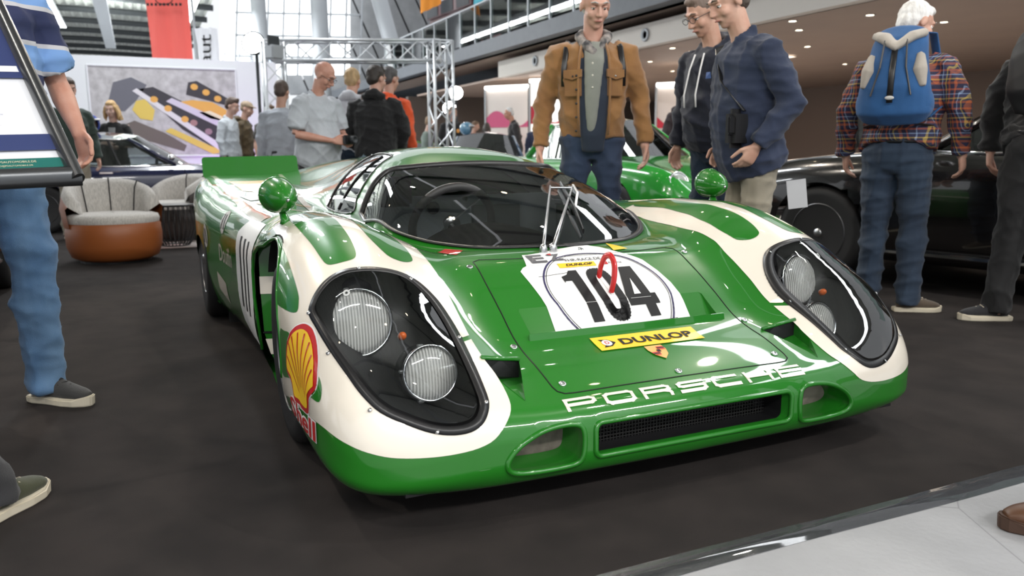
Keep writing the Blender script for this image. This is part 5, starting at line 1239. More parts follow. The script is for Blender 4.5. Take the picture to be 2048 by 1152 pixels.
def banded(name, bands, period, rough=.85):
    """horizontal woven bands: list of (position 0..1, colour)"""
    m = mat(name, (1, 1, 1), rough); nt = m.node_tree; N = nt.nodes.new; L = nt.links.new; tc = N('ShaderNodeTexCoord'); sx = N('ShaderNodeSeparateXYZ'); L(tc.outputs['Object'], sx.inputs[0])
    d = N('ShaderNodeMath'); d.operation = 'DIVIDE'; d.inputs[1].default_value = period; L(sx.outputs[2], d.inputs[0]); f = N('ShaderNodeMath'); f.operation = 'FRACT'; L(d.outputs[0], f.inputs[0])
    r_ = N('ShaderNodeValToRGB'); r_.color_ramp.interpolation = 'CONSTANT'; el = r_.color_ramp.elements
    while len(el) < len(bands): el.new(.5)
    for e_, (p, c) in zip(el, bands): e_.position = p; e_.color = (*c, 1)
    L(f.outputs[0], r_.inputs[0]); L(r_.outputs[0], nt.nodes['Principled BSDF'].inputs['Base Color']); return m
def plaid(name):
    m = mat(name, (1, 1, 1), .85); nt = m.node_tree; N = nt.nodes.new; L = nt.links.new; tc = N('ShaderNodeTexCoord'); sx = N('ShaderNodeSeparateXYZ'); L(tc.outputs['Object'], sx.inputs[0])
    def ramp(src, per, cols):
        d = N('ShaderNodeMath'); d.operation = 'DIVIDE'; d.inputs[1].default_value = per; L(src, d.inputs[0]); f = N('ShaderNodeMath'); f.operation = 'FRACT'; L(d.outputs[0], f.inputs[0])
        r_ = N('ShaderNodeValToRGB'); r_.color_ramp.interpolation = 'CONSTANT'; el = r_.color_ramp.elements
        while len(el) < len(cols): el.new(.5)
        for e_, (p, c) in zip(el, cols): e_.position = p; e_.color = (*c, 1)
        L(f.outputs[0], r_.inputs[0]); return r_.outputs[0]
    ad = N('ShaderNodeMath'); ad.operation = 'ADD'; L(sx.outputs[0], ad.inputs[0]); L(sx.outputs[1], ad.inputs[1])
    cols = [(0, (.02, .02, .05)), (.22, (.35, .09, .03)), (.34, (.02, .02, .04)), (.45, (.45, .33, .08)), (.52, (.03, .03, .08)), (.68, (.25, .34, .50)), (.74, (.02, .02, .05)), (.9, (.42, .10, .04))]
    a = ramp(sx.outputs[2], .105, cols); b = ramp(ad.outputs[0], .095, cols)
    mx = N('ShaderNodeMix'); mx.data_type = 'RGBA'; mx.inputs[0].default_value = .5; L(a, mx.inputs[6]); L(b, mx.inputs[7]); L(mx.outputs[2], nt.nodes['Principled BSDF'].inputs['Base Color']); return m
def denim(name, c, fade): return noisy(mat(name, c, .85, sheen=.1), fade, 5, 6, .55, .3, 500, stretch=(1, 1, .5))
EYEW = mat('eye_white', (.75, .72, .68), .3); IRIS = mat('iris_dark', (.03, .025, .02), .2); LIP = mat('lip', (.42, .16, .13), .5)
FRAME = mat('spectacle_frame', (.05, .05, .055), .3, .5)
def person(label, loc, face, h=1.78, sk=(.56, .32, .23), hair=('short', (.05, .035, .025)), top=None, legs=None, shoe=None, pose=None, lod=1, group=None, bulk=1.0, glasses=False, name='person', sleeve='long', hood=False, collar=False, jacket_len=.90, belly=0.0, soles=None, beard=None):
    """lod 0: close and detailed, 1: middle, 2: small in the distance"""
    P = dict(lean=4, head=(8, 0), L=None, R=None, feet=((.0, .11), (.0, -.11)), toe=(8, -8)); P.update(pose or {})
    k = h/1.78; root = empty(name, loc, R(face)); root.scale = (k, k, k); tag(root, label, 'person', group)
    vox = (.0062, .011, .017)[lod]; cvox = (.010, .014, .02)[lod]
    S = skin(sk); hip = Vector((0, 0, .92)); Lm = Matrix.Rotation(R(P['lean']), 3, 'Y')
    up = lambda x, y, z: Lm @ Vector((x, y, z-.92)) + hip
    hp, hy = P['head']; Hm = Lm @ Matrix.Rotation(R(hy), 3, 'Z') @ Matrix.Rotation(R(hp), 3, 'Y')
    hc = up(.025, 0, 1.60) + Hm @ Vector((.01, 0, .065))
    hd = lambda x, y, z: hc + Hm @ Vector((x, y, z))
    b = MB()
    # head and neck
    b.ell(hd(-.012, 0, .03), (.098, .076, .088), Hm); b.ell(hd(.02, 0, -.03), (.070, .061, .085), Hm); b.ell(hd(.03, 0, -.075), (.052, .047, .040), Hm); b.ell(hd(.060, 0, -.098), (.020, .024, .017), Hm)
    b.tube([hd(.086, 0, .016), hd(.104, 0, -.012), hd(.112, 0, -.032), hd(.098, 0, -.040)], [.0085, .010, .0135, .011], 10)
    for s in (-1, 1):
        b.ell(hd(.097, .011*s, -.034), (.011, .008, .008), Hm, 8, 6); b.ell(hd(.056, .040*s, -.032), (.028, .022, .028), Hm, 10, 7); b.ell(hd(-.008, .078*s, -.008), (.021, .010, .033), Hm @ Matrix.Rotation(R(12), 3, 'Y'), 10, 7)
    b.tube([hd(.074, -.046, .026), hd(.088, -.022, .031), hd(.090, 0, .028), hd(.088, .022, .031), hd(.074, .046, .026)], [.009, .011, .010, .011, .009], 8)
    b.tube([hd(.080, -.024, -.066), hd(.093, 0, -.062), hd(.080, .024, -.066)], [.006, .0085, .006], 8)
    b.tube([up(-.012, 0, 1.44), up(.0, 0, 1.50), hd(-.012, 0, -.05)], [(.062, .066), (.056, .056), (.058, .056)], 14, flat=(1, 0, 0))
    # core
    b.tube([up(0, 0, .86), up(0, 0, 1.05), up(-.005, 0, 1.25), up(-.01, 0, 1.40), up(-.01, 0, 1.46)], [(.08, .13), (.08, .12), (.09, .14), (.08, .14), (.05, .07)], 14, flat=(1, 0, 0))
    arms = {}
    for s, key in ((1, 'L'), (-1, 'R')):
        sh = up(-.012, .178*s*bulk**.3, 1.425); a = P[key] or ((-.01, .245*s, 1.15), (.05, .262*s, .90))
        el = Vector(a[0]) if P[key] else up(-.02, .245*s, 1.145); wr_ = Vector(a[1]) if P[key] else (el + Vector((.055, .015*s, -.245)))
        hdv = Vector(a[2]).normalized() if (P[key] and len(a) > 2) else (wr_-el).normalized(); pn = Vector(a[3]) if (P[key] and len(a) > 3) else Vector((.15, -s, 0))
        pn = (pn-hdv*pn.dot(hdv)).normalized(); arms[s] = (sh, el, wr_)
        b.tube([sh, sh.lerp(el, .5), el], [.045, .042, .036], 12); b.tube([el, el.lerp(wr_, .3), wr_.lerp(el, .08), wr_+hdv*.015], [.037, .040, (.024, .027), (.021, .027)], 12)
        # hand: palm, four curled fingers, thumb from the palm's side
        lat = hdv.cross(pn)*(1 if s > 0 else -1); lat = lat if lat.dot(Vector((1, 0, 0))+Vector((0, 0, .2))) > 0 else -lat   # towards the thumb
        b.tube([wr_, wr_+hdv*.035, wr_+hdv*.075, wr_+hdv*.092], [(.018, .026), (.019, .037), (.016, .040), (.012, .036)], 12, flat=tuple(pn))
        cu = P.get('curl', 28)
        for q, (of, ln) in enumerate(((.030, .072), (.010, .082), (-.010, .076), (-.030, .060))):
            p = wr_+hdv*(.088-.004*abs(q-1))+lat*of; d = hdv.copy(); pts = [p-hdv*.02, p]
            for sg_ in (.45, .32, .23):
                d = (Matrix.Rotation(R(cu+4*q), 3, lat.cross(Vector(pn)).cross(pn)) @ d) if False else (d*math.cos(R(cu+3*q))+pn*math.sin(R(cu+3*q))).normalized()
                p = p+d*ln*sg_; pts.append(p.copy())
            b.tube(pts, [.0098, .0098, .0092, .0086, .0076], 8); b.ell(pts[-1], (.0076,)*3, None, 8, 6)
        t0 = wr_+hdv*.022+lat*.026; d1 = (hdv*.72+lat*.62+pn*.30).normalized(); t1 = t0+d1*.045; d2 = (hdv*.92+lat*.15+pn*.38).normalized(); t2 = t1+d2*.034; t3 = t2+d2*.024
        b.tube([t0-d1*.015, t0, t1, t2, t3], [.012, .0135, .0115, .0102, .0088], 8); b.ell(t3, (.0088,)*3, None, 8, 6)
    legp = []
    for i, s in enumerate((1, -1)):
        fx, fy = P['feet'][i]; hj = Vector((-.0, .092*s, .90)); an = Vector((fx-.02, fy, .085)); kn = hj.lerp(an, .49)+Vector((.025+.02*(P.get('knee', (0, 0))[i]), 0, 0))
        legp.append((hj, kn, an)); b.tube([hj, kn, an, an-Vector((0, 0, .05))], [.062, .048, .034, .034], 12)
    body = link('body', remesh(b, vox, 2 if lod else 3, name='body'), S, root)
    # eyes, brows, mouth
    if lod < 2:
        for s in (-1, 1):
            ey = MB().ell(hd(.0715, .032*s, .003), (.0115,)*3, None, 12, 8).build('eye', EYEW, root, smooth=True)
            if lod == 0 or True: MB().ell(hd(.0800, .032*s, -.0005), (.0040, .0064, .0060), Hm, 10, 6).build('iris', IRIS, ey, smooth=True)
            MB().tube([hd(.077, .016*s, .010), hd(.082, .032*s, .0105), hd(.073, .048*s, .007)], [.0035, .0062, .0035], 6).build('eyelid', S, ey, smooth=True)
            MB().tube([hd(.096, .014*s, .031), hd(.096, .032*s, .038), hd(.082, .052*s, .031)], [.003, .0042, .002], 6).build('eyebrow', HAIRM(hair[1]), root, smooth=True)
        MB().tube([hd(.086, -.022, -.066), hd(.0985, -.006, -.0625), hd(.0985, .006, -.0625), hd(.086, .022, -.066)], [.002, .0045, .0045, .002], 6).build('mouth', LIP, root, smooth=True)
    # hair
    st, hcol = hair; hm_ = MB()
    if st in ('short', 'quiff', 'long', 'bun', 'thin'):
        t = {'thin': .002}.get(st, .010)
        hm_.ell(hd(-.024, 0, .040+t*.3), (.092+t*.6, .077+t*.6, .084+t), Hm); hm_.ell(hd(-.058, 0, -.005), (.055+t*.3, .068+t*.4, .070), Hm)
        if st != 'thin': hm_.ell(hd(.035, 0, .092), (.045, .058, .026+t*.4), Hm)
        if st == 'quiff':
            for q in range(7): hm_.ell(hd(.05-.016*q, .03*math.sin(q*2.3), .112+.008*math.cos(q*1.7)), (.030, .034, .022), Hm)
        if st == 'long':
            for s in (-1, 1):
                for q in range(5): hm_.tube([hd(.03-.025*q, .070*s, .05), hd(.02-.022*q, .092*s, -.03), hd(.015-.022*q, .10*s, -.10), hd(.01-.022*q, (.085+.01*q)*s, -.17)], [.016, .021, .022, .012], 8)
            hm_.tube([hd(-.09, 0, .03), hd(-.11, 0, -.06), hd(-.10, 0, -.17)], [(.03, .06), (.03, .075), (.02, .06)], 10, flat=tuple(Hm @ Vector((1, 0, 0))))
        if st == 'bun': hm_.ell(hd(-.085, 0, .095), (.032,)*3)
    elif st == 'sides':
        for s in (-1, 1): hm_.tube([hd(.03, .074*s, .01), hd(-.03, .080*s, .015), hd(-.085, .045*s, .0), hd(-.10, .0, -.01)], [(.008, .022), (.009, .030), (.012, .034), (.012, .034)], 10, flat=tuple(Hm @ Vector((0, s, 0))))
    elif st == 'cap':
        hm_.ell(hd(-.012, 0, .058), (.104, .086, .072), Hm); hm_.tube([hd(.06, 0, .055), hd(.11, 0, .052), hd(.155, 0, .040)], [(.010, .075), (.008, .072), (.005, .045)], 12, flat=tuple(Hm @ Vector((0, 0, 1))))
        hm_.ell(hd(-.055, 0, .0), (.058, .072, .055), Hm)
    if hm_.v: link('cap' if st == 'cap' else 'hair', remesh(hm_, max(vox, .007), 1 if st != 'cap' else 3, .0028 if st != 'cap' else 0, 3, 'hair', (60, 160)), HAIRM(hcol), root)
    if beard: link('beard', remesh(MB().ell(hd(.045, 0, -.090), (.046, .048, .034), Hm).tube([hd(.092, -.026, -.052), hd(.104, 0, -.048), hd(.092, .026, -.052)], .007, 8), max(vox, .007), 1, .003, 5, 'beard', (80, 160)), HAIRM(beard), root)
    if glasses:
        gl = MB()
        for s in (-1, 1):
            gl.tube([hd(.103+.002, .033*s+.024*math.cos(a), .002+.017*math.sin(a)) for a in np.linspace(0, 6.28, 18, endpoint=False)], .0018, 6, closed=True); gl.tube([hd(.10, .057*s, .006), hd(.06, .074*s, .008), hd(-.01, .082*s, .004)], .0018, 6)
        gl.tube([hd(.105, -.010, .004), hd(.108, 0, .007), hd(.105, .010, .004)], .0018, 6); gl.build('spectacles', FRAME, root, smooth=True)
    # trousers
    if legs is not None:
        t = MB(); lw = P.get('legw', 1.0)
        t.tube([up(0, 0, 1.03) if False else Vector((0, 0, 1.02)), Vector((0, 0, .95)), Vector((-.01, 0, .88)), Vector((-.005, 0, .80))], [(.108*bulk, .150*bulk), (.115*bulk, .165), (.125, .172), (.085, .12)], 18, flat=(1, 0, 0))
        for hj, kn, an in legp:
            t.tube([hj+Vector((0, 0, .03)), hj.lerp(kn, .35), kn, kn.lerp(an, .5), an+Vector((0, 0, .015)), an-Vector((0, 0, .035))], [(.098, .092), (.088*lw, .084*lw), (.070*lw, .066*lw), (.068*lw, .062*lw), (.062*lw, .058*lw), (.066*lw, .060*lw)], 14, flat=(1, 0, 0))
        link('trousers', remesh(t, cvox, 2, (.012, .011, .009)[lod], int(abs(loc[0]*37+loc[1]*91)) % 97, 'trousers', (22, 60)), legs, root)
        MB().tube([(.110*bulk*math.cos(a), .158*math.sin(a), .985) for a in np.linspace(0, 6.28, 28, endpoint=False)], [(.018, .006)]*28, 6, closed=True, flat=(0, 0, 1)).build('belt', BLACK, root, smooth=True)
    # upper garment
    if top is not None:
        t = MB(); B = bulk; be = belly; zb = jacket_len
        t.tube([up(.005, 0, zb), up(.005+be*.4, 0, zb+.06), up(.01+be*.6, 0, 1.08), up(.005+be*.2, 0, 1.22), up(-.005, 0, 1.34), up(-.012, 0, 1.425), up(-.012, 0, 1.475)], [(.125*B+be*.5, .182*B), (.132*B+be, .188*B), (.130*B+be, .182*B), (.134*B, .190*B), (.130*B, .200*B), (.098*B, .170*B), (.060, .075)], 20, flat=tuple(Lm @ Vector((1, 0, 0))))
        for s in (1, -1):
            sh, el, wr_ = arms[s]; mid = sh.lerp(el, .5)
            if sleeve == 'long': t.tube([sh+Vector((0, -.065*s, -.008)), sh.lerp(el, .12), mid, el, el.lerp(wr_, .5), wr_.lerp(el, .10), wr_.lerp(el, .02)], [.060*B, .071*B, .066*B, .058*B, .052*B, .046*B, .045*B], 14)
            else: t.tube([sh+Vector((0, -.065*s, -.008)), sh.lerp(el, .12), mid, sh.lerp(el, .86)], [.060*B, .072*B, .072*B, .074*B], 14)
        if hood: t.tube([up(-.085, -.10, 1.47), up(-.125, -.04, 1.50), up(-.125, .04, 1.50), up(-.085, .10, 1.47)], [.030, .05, .05, .030], 10); t.tube([up(.055, -.07, 1.455), up(-.04, -.095, 1.50), up(-.10, 0, 1.52), up(-.04, .095, 1.50), up(.055, .07, 1.455)], [.018, .024, .03, .024, .018], 8)
        if collar: t.tube([up(.075, -.045, 1.43), up(.03, -.075, 1.478), up(-.05, -.06, 1.505), up(-.075, 0, 1.51), up(-.05, .06, 1.505), up(.03, .075, 1.478), up(.075, .045, 1.43)], [(.016, .008), (.022, .009), (.024, .009), (.024, .009), (.024, .009), (.022, .009), (.016, .008)], 8)
        link('jacket' if jacket_len < .9 else ('hoodie' if hood else 'shirt'), remesh(t, cvox, 2, (.012, .011, .009)[lod], int(abs(loc[0]*53+loc[1]*17)) % 89, 'garment', (20, 62)), top, root)
    # shoes
    for i, s in enumerate((1, -1)):
        fx, fy = P['feet'][i]; a = R(P['toe'][i]); M3 = Matrix.Rotation(a, 3, 'Z'); f = lambda x, y, z: Vector((fx-.02, fy, 0))+M3 @ Vector((x, y, z))
        so = MB(); prof = [(-.078, .026), (-.05, .036), (.02, .037), (.09, .046), (.14, .043), (.178, .026), (.192, .008)]; pl = [(x, w_) for x, w_ in prof]+[(x, -w_) for x, w_ in prof[::-1]]
        n = len(pl); so.add([f(x, y, .0) for x, y in pl]+[f(x*1.01, y*1.06, .026+(.012 if x > .15 else 0)) for x, y in pl], [tuple(range(n-1, -1, -1)), tuple(range(n, 2*n))]+[(q, (q+1) % n, n+(q+1) % n, n+q) for q in range(n)])
        sh_ = shoe or SHOE_BLACK; u_ = MB(); u_.tube([f(-.062, 0, .055), f(-.03, 0, .058), f(.04, 0, .055), f(.10, 0, .044), f(.15, 0, .038), f(.180, 0, .034)], [(.036, .026), (.042, .034), (.040, .037), (.030, .041), (.022, .038), (.012, .022)], 14, flat=(0, 0, 1)); u_.tube([f(-.02, 0, .05), f(-.025, 0, .105)], [(.048, .036), (.044, .038)], 12, flat=(1, 0, 0))
        sho = link('shoe', remesh(u_, .008 if lod < 2 else .014, 2, 0, 1, 'shoe'), sh_, root); so.build('sole', soles or SOLE_W, sho, bevel=.004)
        if lod < 2:
            for q in range(4): MB().tube([f(.030+.020*q, -.026, .088-.008*q), f(.042+.020*q, 0, .102-.010*q), f(.034+.020*q, .026, .088-.008*q)], .0038, 6).build('lace', P.get('lace', LACE), sho, smooth=True)
    root['_up'] = 0; del root['_up']
    return root, up, hd, arms, Lm, Hm
_HM = {}
def HAIRM(c):
    if tuple(c) not in _HM: _HM[tuple(c)] = noisy(mat('hair', c, .55), tuple(min(1, q*1.7) for q in c), 30, 3, .7, .6, 90, stretch=(1, 1, .25))
    return _HM[tuple(c)]
SHOE_BLACK = cloth('shoe_black', (.02, .02, .02)); SOLE_W = mat('sole_cream', (.62, .56, .44), .7); LACE = mat('lace_cream', (.55, .48, .36), .8); LACE_B = mat('lace_black', (.02, .02, .02), .8)
DEN1 = denim('denim_dark', (.018, .030, .065), (.04, .07, .13)); DEN2 = denim('denim_mid', (.05, .12, .24), (.18, .30, .44)); DEN3 = denim('denim_plain', (.010, .022, .045), (.022, .045, .08))
BLK = cloth('black_cotton', (.008, .008, .009)); GREYJ = cloth('dark_trouser', (.03, .03, .033))
# ---- man in the striped shirt beside the board
STR = banded('striped_jersey', [(0, (.02, .028, .085)), (.40, (.50, .50, .53)), (.47, (.17, .32, .62)), (.83, (.50, .50, .53)), (.90, (.02, .028, .085))], .215)
pr = person('man in blue striped polo shirt and faded jeans behind the information board', (-.80, -1.83, 0), 28, 1.84, (.56, .30, .22), ('short', (.10, .07, .05)), STR, DEN2, cloth('shoe_grey', (.035, .034, .033)), dict(lean=2, L=((-.02, .285, 1.14), (.10, .29, .965), (.35, .05, -.9), (.3, -1, -.1)), R=((-.0, -.27, 1.14), (.06, -.28, .90)), feet=((.06, .12), (-.05, -.15)), toe=(22, -20), legw=1.12, lace=LACE_B, curl=32), 0, None, 1.08, sleeve='short', belly=.03, jacket_len=.88)
# ---- man in the tan jacket
TAN = noisy(mat('tan_corduroy', (.30, .145, .045), .85, sheen=.3), (.20, .09, .03), 6, 5, .7, .3, 300)
SHIRT = cloth('sage_shirt', (.24, .25, .22)); NAVYK = cloth('navy_knit', (.018, .028, .05))
root, up, hd, arms, Lm, Hm = person('grey haired man in tan corduroy jacket and dark jeans looking down at the car', (-1.84, 1.25, 0), -27, 1.91, (.60, .36, .28), ('thin', (.40, .39, .38)), TAN, DEN1, SHOE_BLACK, dict(lean=2, head=(20, 14), L=((-.02, .275, 1.14), (.05, .30, .89)), R=((-.03, -.275, 1.14), (.05, -.30, .88))), 0, None, 1.04, jacket_len=.935, collar=True)
kn = MB(); kn.tube([up(.110, 0, .86), up(.130, 0, .95), up(.138, 0, 1.1), up(.138, 0, 1.25), up(.112, 0, 1.36), up(.06, 0, 1.45)], [(.028, .062), (.032, .075), (.034, .082), (.034, .082), (.036, .085), (.03, .07)], 14, flat=tuple(Lm @ Vector((1, 0, 0)))); link('cardigan', remesh(kn, .01, 2, .004, 4, 'cardigan'), NAVYK, root)
sh = MB(); sh.tube([up(.128, -.012, .93), up(.150, -.012, .99), up(.164, -.012, 1.1), up(.166, -.008, 1.25), up(.146, 0, 1.36), up(.08, 0, 1.45)], [(.016, .026), (.018, .030), (.018, .040), (.018, .050), (.022, .058), (.03, .06)], 12, flat=tuple(Lm @ Vector((1, 0, 0)))); link('shirt', remesh(sh, .009, 2, .003, 6, 'shirt'), SHIRT, root)
for q in range(5): MB().ell(up(.186-.008*abs(q-2), -.010, 1.08+.065*q), (.004, .006, .006)).build('button', mat('pearl_button', (.6, .58, .5), .3), root, smooth=True)
sc = MB(); sc.tube([up(.085, -.055, 1.44), up(.03, -.082, 1.495), up(-.06, -.05, 1.515), up(-.075, 0, 1.515), up(-.06, .05, 1.515), up(.03, .082, 1.495), up(.085, .05, 1.445), up(.12, .005, 1.395)], [.026, .030, .028, .028, .028, .030, .028, .022], 10); sc.tube([up(.09, -.05, 1.45), up(.125, .0, 1.40), up(.135, .012, 1.33)], [.026, .03, .016], 10); link('scarf', remesh(sc, .008, 2, .006, 8, 'scarf', (30, 60)), noisy(mat('check_scarf', (.05, .05, .055), .85), (.40, .36, .33), 26, 1, .8), root)
for s in (-1, 1):
    pk = MB().box((0, 0, 0), (.012, .105, .125)).build('chest_pocket', TAN, root, bevel=.004); pk.location = up(.128, .115*s, 1.225); pk.rotation_euler = (0, 0, R(28*s))
    fl = MB().add([(0, -.055, .02), (0, .055, .02), (0, .055, -.02), (0, 0, -.035), (0, -.055, -.02), (.012, -.055, .02), (.012, .055, .02), (.014, .055, -.02), (.014, 0, -.035), (.014, -.055, -.02)], [(5, 6, 7, 8, 9), (4, 3, 2, 1, 0), (0, 1, 6, 5), (1, 2, 7, 6), (2, 3, 8, 7), (3, 4, 9, 8), (4, 0, 5, 9)]).build('pocket_flap', TAN, root); fl.location = up(.136, .115*s, 1.288); fl.rotation_euler = (0, 0, R(28*s))
    MB().ell(up(.150, .118*s, 1.272), (.005, .006, .006)).build('snap_button', STEEL if s > 0 else BLACK, root, smooth=True)
    MB().tube([up(.085, .165*s, 1.22), up(.088, .165*s, 1.32), up(.050, .150*s, 1.435), up(-.03, .14*s, 1.475), up(-.13, .13*s, 1.38)], [(.004, .016)]*5, 8, flat=tuple(Lm @ Vector((1, 0, 0)))).build('shoulder_strap', BLACK, root, smooth=True)
    MB().tube([up(.150, .080*s, .95), up(.158, .086*s, 1.1), up(.160, .088*s, 1.25), up(.135, .080*s, 1.38), up(.09, .065*s, 1.455)], .007, 8).build('jacket_placket', TAN, root, smooth=True)
for q in range(5): MB().ell(up(.162, -.098, .975+.075*q), (.004, .007, .007)).build('snap_button', BLACK, root, smooth=True)
# ---- two men in navy behind the car
HOOD_N = cloth('navy_hoodie', (.010, .013, .028)); JKT_N = cloth('navy_field_jacket', (.016, .026, .060)); KHAKI = cloth('khaki_chino', (.28, .25, .19))
root, up, hd, arms, Lm, Hm = person('man in glasses and navy hoodie with white cords looking at the car', tuple(atz(1447, -14, 1.86)[:2])+(0,), -82, 1.87, (.56, .34, .25), ('short', (.14, .10, .08)), HOOD_N, DEN3, SHOE_BLACK, dict(lean=8, head=(20, -8), R=((.03, -.26, 1.15), (.07, -.27, .90))), 0, None, 1.06, glasses=True, hood=True, belly=.04, jacket_len=.92)
for s in (-1, 1): MB().tube([up(.105, .035*s, 1.44), up(.150, .042*s, 1.36), up(.168+.04, .045*s, 1.22), up(.172+.04, .045*s, 1.15)], .005, 6).build('hood_cord', WHITE, root, smooth=True)
mesh('chest_patch', [up(.160, .085, 1.30), up(.158, .125, 1.30), up(.160, .125, 1.335), up(.150, .085, 1.335)], [(0, 1, 2, 3)], mat('patch_blue', (.10, .18, .45), .6), root)
root, up, hd, arms, Lm, Hm = person('dark haired man in navy field jacket and khaki chinos with hand in pocket', tuple(atz(1520, -52, 1.80)[:2])+(0,), -104, 1.80, (.58, .36, .27), ('short', (.07, .055, .045)), JKT_N, KHAKI, SHOE_BLACK, dict(lean=9, head=(16, 4), L=((-.06, .275, 1.13), (.10, .235, .93), (.4, -.25, -.8)), R=((.0, -.26, 1.15), (.08, -.20, .93), (.4, .2, -.8)), knee=(1, 0)), 0, None, 1.12, collar=True, jacket_len=.80, belly=.03)
bgo = empty('shoulder_bag', root.location, R(-104)); bgo.scale = root.scale; MB().box(up(.16, .17, 1.04), (.15, .06, .19), .5).build('bag_body', mat('bag_black', (.012, .012, .013), .45), bgo, bevel=.025); MB().box(up(.185, .20, 1.06), (.11, .02, .09), .5).build('bag_flap', BLACK, bgo, bevel=.008); MB().tube([up(.12, .19, 1.12), up(.155, .05, 1.28), up(.09, -.10, 1.44), up(-.05, -.12, 1.48), up(-.15, .0, 1.30)], [(.004, .014)]*5, 8).build('bag_strap', BLACK, bgo, smooth=True); tag(bgo, 'small black shoulder bag carried by the man in navy field jacket', 'bag')
ln = MB().box((0, 0, 0), (.003, .095, .15)).build('brochure', mat('leaflet', (.55, .56, .58), .4)); ln.location = at(1594, 388, 4.15); ln.rotation_euler = (R(8), R(10), R(-38)); tag(ln, 'pale leaflet held out beside the khaki chinos', 'leaflet')
# ---- man with the blue backpack
PL = plaid('plaid_flannel'); root, up, hd, arms, Lm, Hm = person('white haired man in plaid shirt and dark jeans wearing a blue backpack', (-.70, 2.58, 0), 119, 1.75, (.60, .36, .27), ('short', (.62, .60, .57)), PL, DEN3, cloth('shoe_brown', (.09, .065, .045)), dict(lean=10, head=(14, -42), L=((.02, .30, 1.15), (.10, .31, .90)), R=((.03, -.29, 1.15), (.12, -.31, .90)), toe=(10, -60), legw=1.18), 0, None, 1.12, collar=True, jacket_len=.93, belly=.03)
BPB = cloth('pack_blue', (.014, .085, .24)); BPG = cloth('pack_grey', (.42, .38, .33))
pk = empty('backpack', root.location, R(119)); pk.scale = root.scale*1.0; pk.location.z += .06; tag(pk, 'blue and grey rucksack worn by the man in the plaid shirt', 'backpack')
m_ = MB(); m_.tube([up(-.20, 0, .99), up(-.235, 0, 1.03), up(-.255, 0, 1.15), up(-.25, 0, 1.28), up(-.225, 0, 1.40), up(-.19, 0, 1.475), up(-.17, 0, 1.50)], [(.05, .16), (.09, .195), (.105, .185), (.10, .160), (.09, .145), (.065, .13), (.03, .09)], 20, flat=tuple(Lm @ Vector((1, 0, 0)))); link('pack_body', remesh(m_, .01, 3, .003, 2, 'pack'), BPB, pk)
gp = MB(); gp.tube([up(-.24, -.12, 1.46), up(-.295, -.07, 1.43), up(-.325, 0, 1.37), up(-.295, .07, 1.43), up(-.24, .12, 1.46)], [(.024, .036), (.028, .045), (.026, .055), (.028, .045), (.024, .036)], 10); link('pack_flap', remesh(gp, .008, 3), BPG, pk)
for s in (-1, 1):
    g2 = MB(); g2.tube([up(-.295, .120*s, 1.33), up(-.318, .128*s, 1.24), up(-.312, .150*s, 1.15)], [(.026, .022), (.034, .040), (.02, .018)], 10); link('side_panel', remesh(g2, .008, 3), BPG, pk)
    m3 = MB().ell(up(-.22, .155*s, 1.08), (.07, .045, .085)); link('side_pocket', remesh(m3, .01, 2, .003, 3), BPB, pk)
    MB().tube([up(-.14, .09*s, 1.49), up(-.03, .125*s, 1.515), up(.09, .135*s, 1.42), up(.11, .14*s, 1.30), up(.02, .20*s, 1.12), up(-.14, .16*s, 1.02)], [(.006, .024)]*6, 8).build('pack_strap', BPB, pk, smooth=True)
    MB().tube([up(-.342, .055*s, 1.40), up(-.352, .065*s, 1.25), up(-.345, .10*s, 1.10)], .005, 6).build('pack_piping', BLACK, pk)
MB().tube([up(-.345, 0, 1.36), up(-.362, 0, 1.22), up(-.352, 0, 1.06)], [(.005, .016)]*3, 8).build('pack_buckle_strap', BLACK, pk, smooth=True)
MB().ell(up(-.358, 0, 1.085), (.006, .024, .011)).build('pack_badge', mat('badge_silver', (.5, .5, .48), .4), pk, smooth=True)
MB().tube([up(-.06, .17, .99), up(-.17, .10, .985), up(-.17, -.10, .985), up(-.06, -.17, .99)], [(.006, .02)]*4, 8).build('hip_belt', BLACK, pk)
# ---- man in black with a black rucksack
root, up, hd, arms, Lm, Hm = person('man dressed all in black bending forward with a black rucksack', (-.05, 2.87, 0), 118, 1.80, (.55, .33, .25), ('short', (.04, .03, .03)), BLK, BLK, cloth('sneaker_black', (.015, .015, .018)), dict(lean=36, head=(10, 0), L=((.28, .28, 1.12), (.27, .28, .90)), R=((.28, -.28, 1.10), (.27, -.28, .90)), feet=((.06, .16), (-.04, -.10)), toe=(120, 20), legw=1.15), 0, None, 1.15, hood=True)
pk = empty('backpack', root.location, R(118)); pk.scale = root.scale; tag(pk, 'bulky black rucksack on the bending man in black', 'backpack')
m_ = MB(); m_.tube([up(-.16, 0, 1.0), up(-.24, 0, 1.06), up(-.27, 0, 1.22), up(-.25, 0, 1.40), up(-.18, 0, 1.50)], [(.06, .15), (.10, .19), (.115, .20), (.10, .18), (.05, .12)], 20, flat=tuple(Lm @ Vector((1, 0, 0)))); link('pack_body', remesh(m_, .012, 3, .006, 5, 'pack'), mat('pack_black', (.006, .006, .007), .7), pk)
MB().tube([up(-.22, -.05, 1.50), up(-.23, -.04, 1.56), up(-.23, .04, 1.56), up(-.22, .05, 1.50)], .012, 8).build('haul_loop', BLACK, pk, smooth=True)
for s in (-1, 1): MB().tube([up(-.14, .09*s, 1.49), up(-.03, .125*s, 1.525), up(.10, .135*s, 1.42), up(.12, .14*s, 1.28)], [(.006, .026)]*4, 8).build('pack_strap', BLACK, pk, smooth=True)
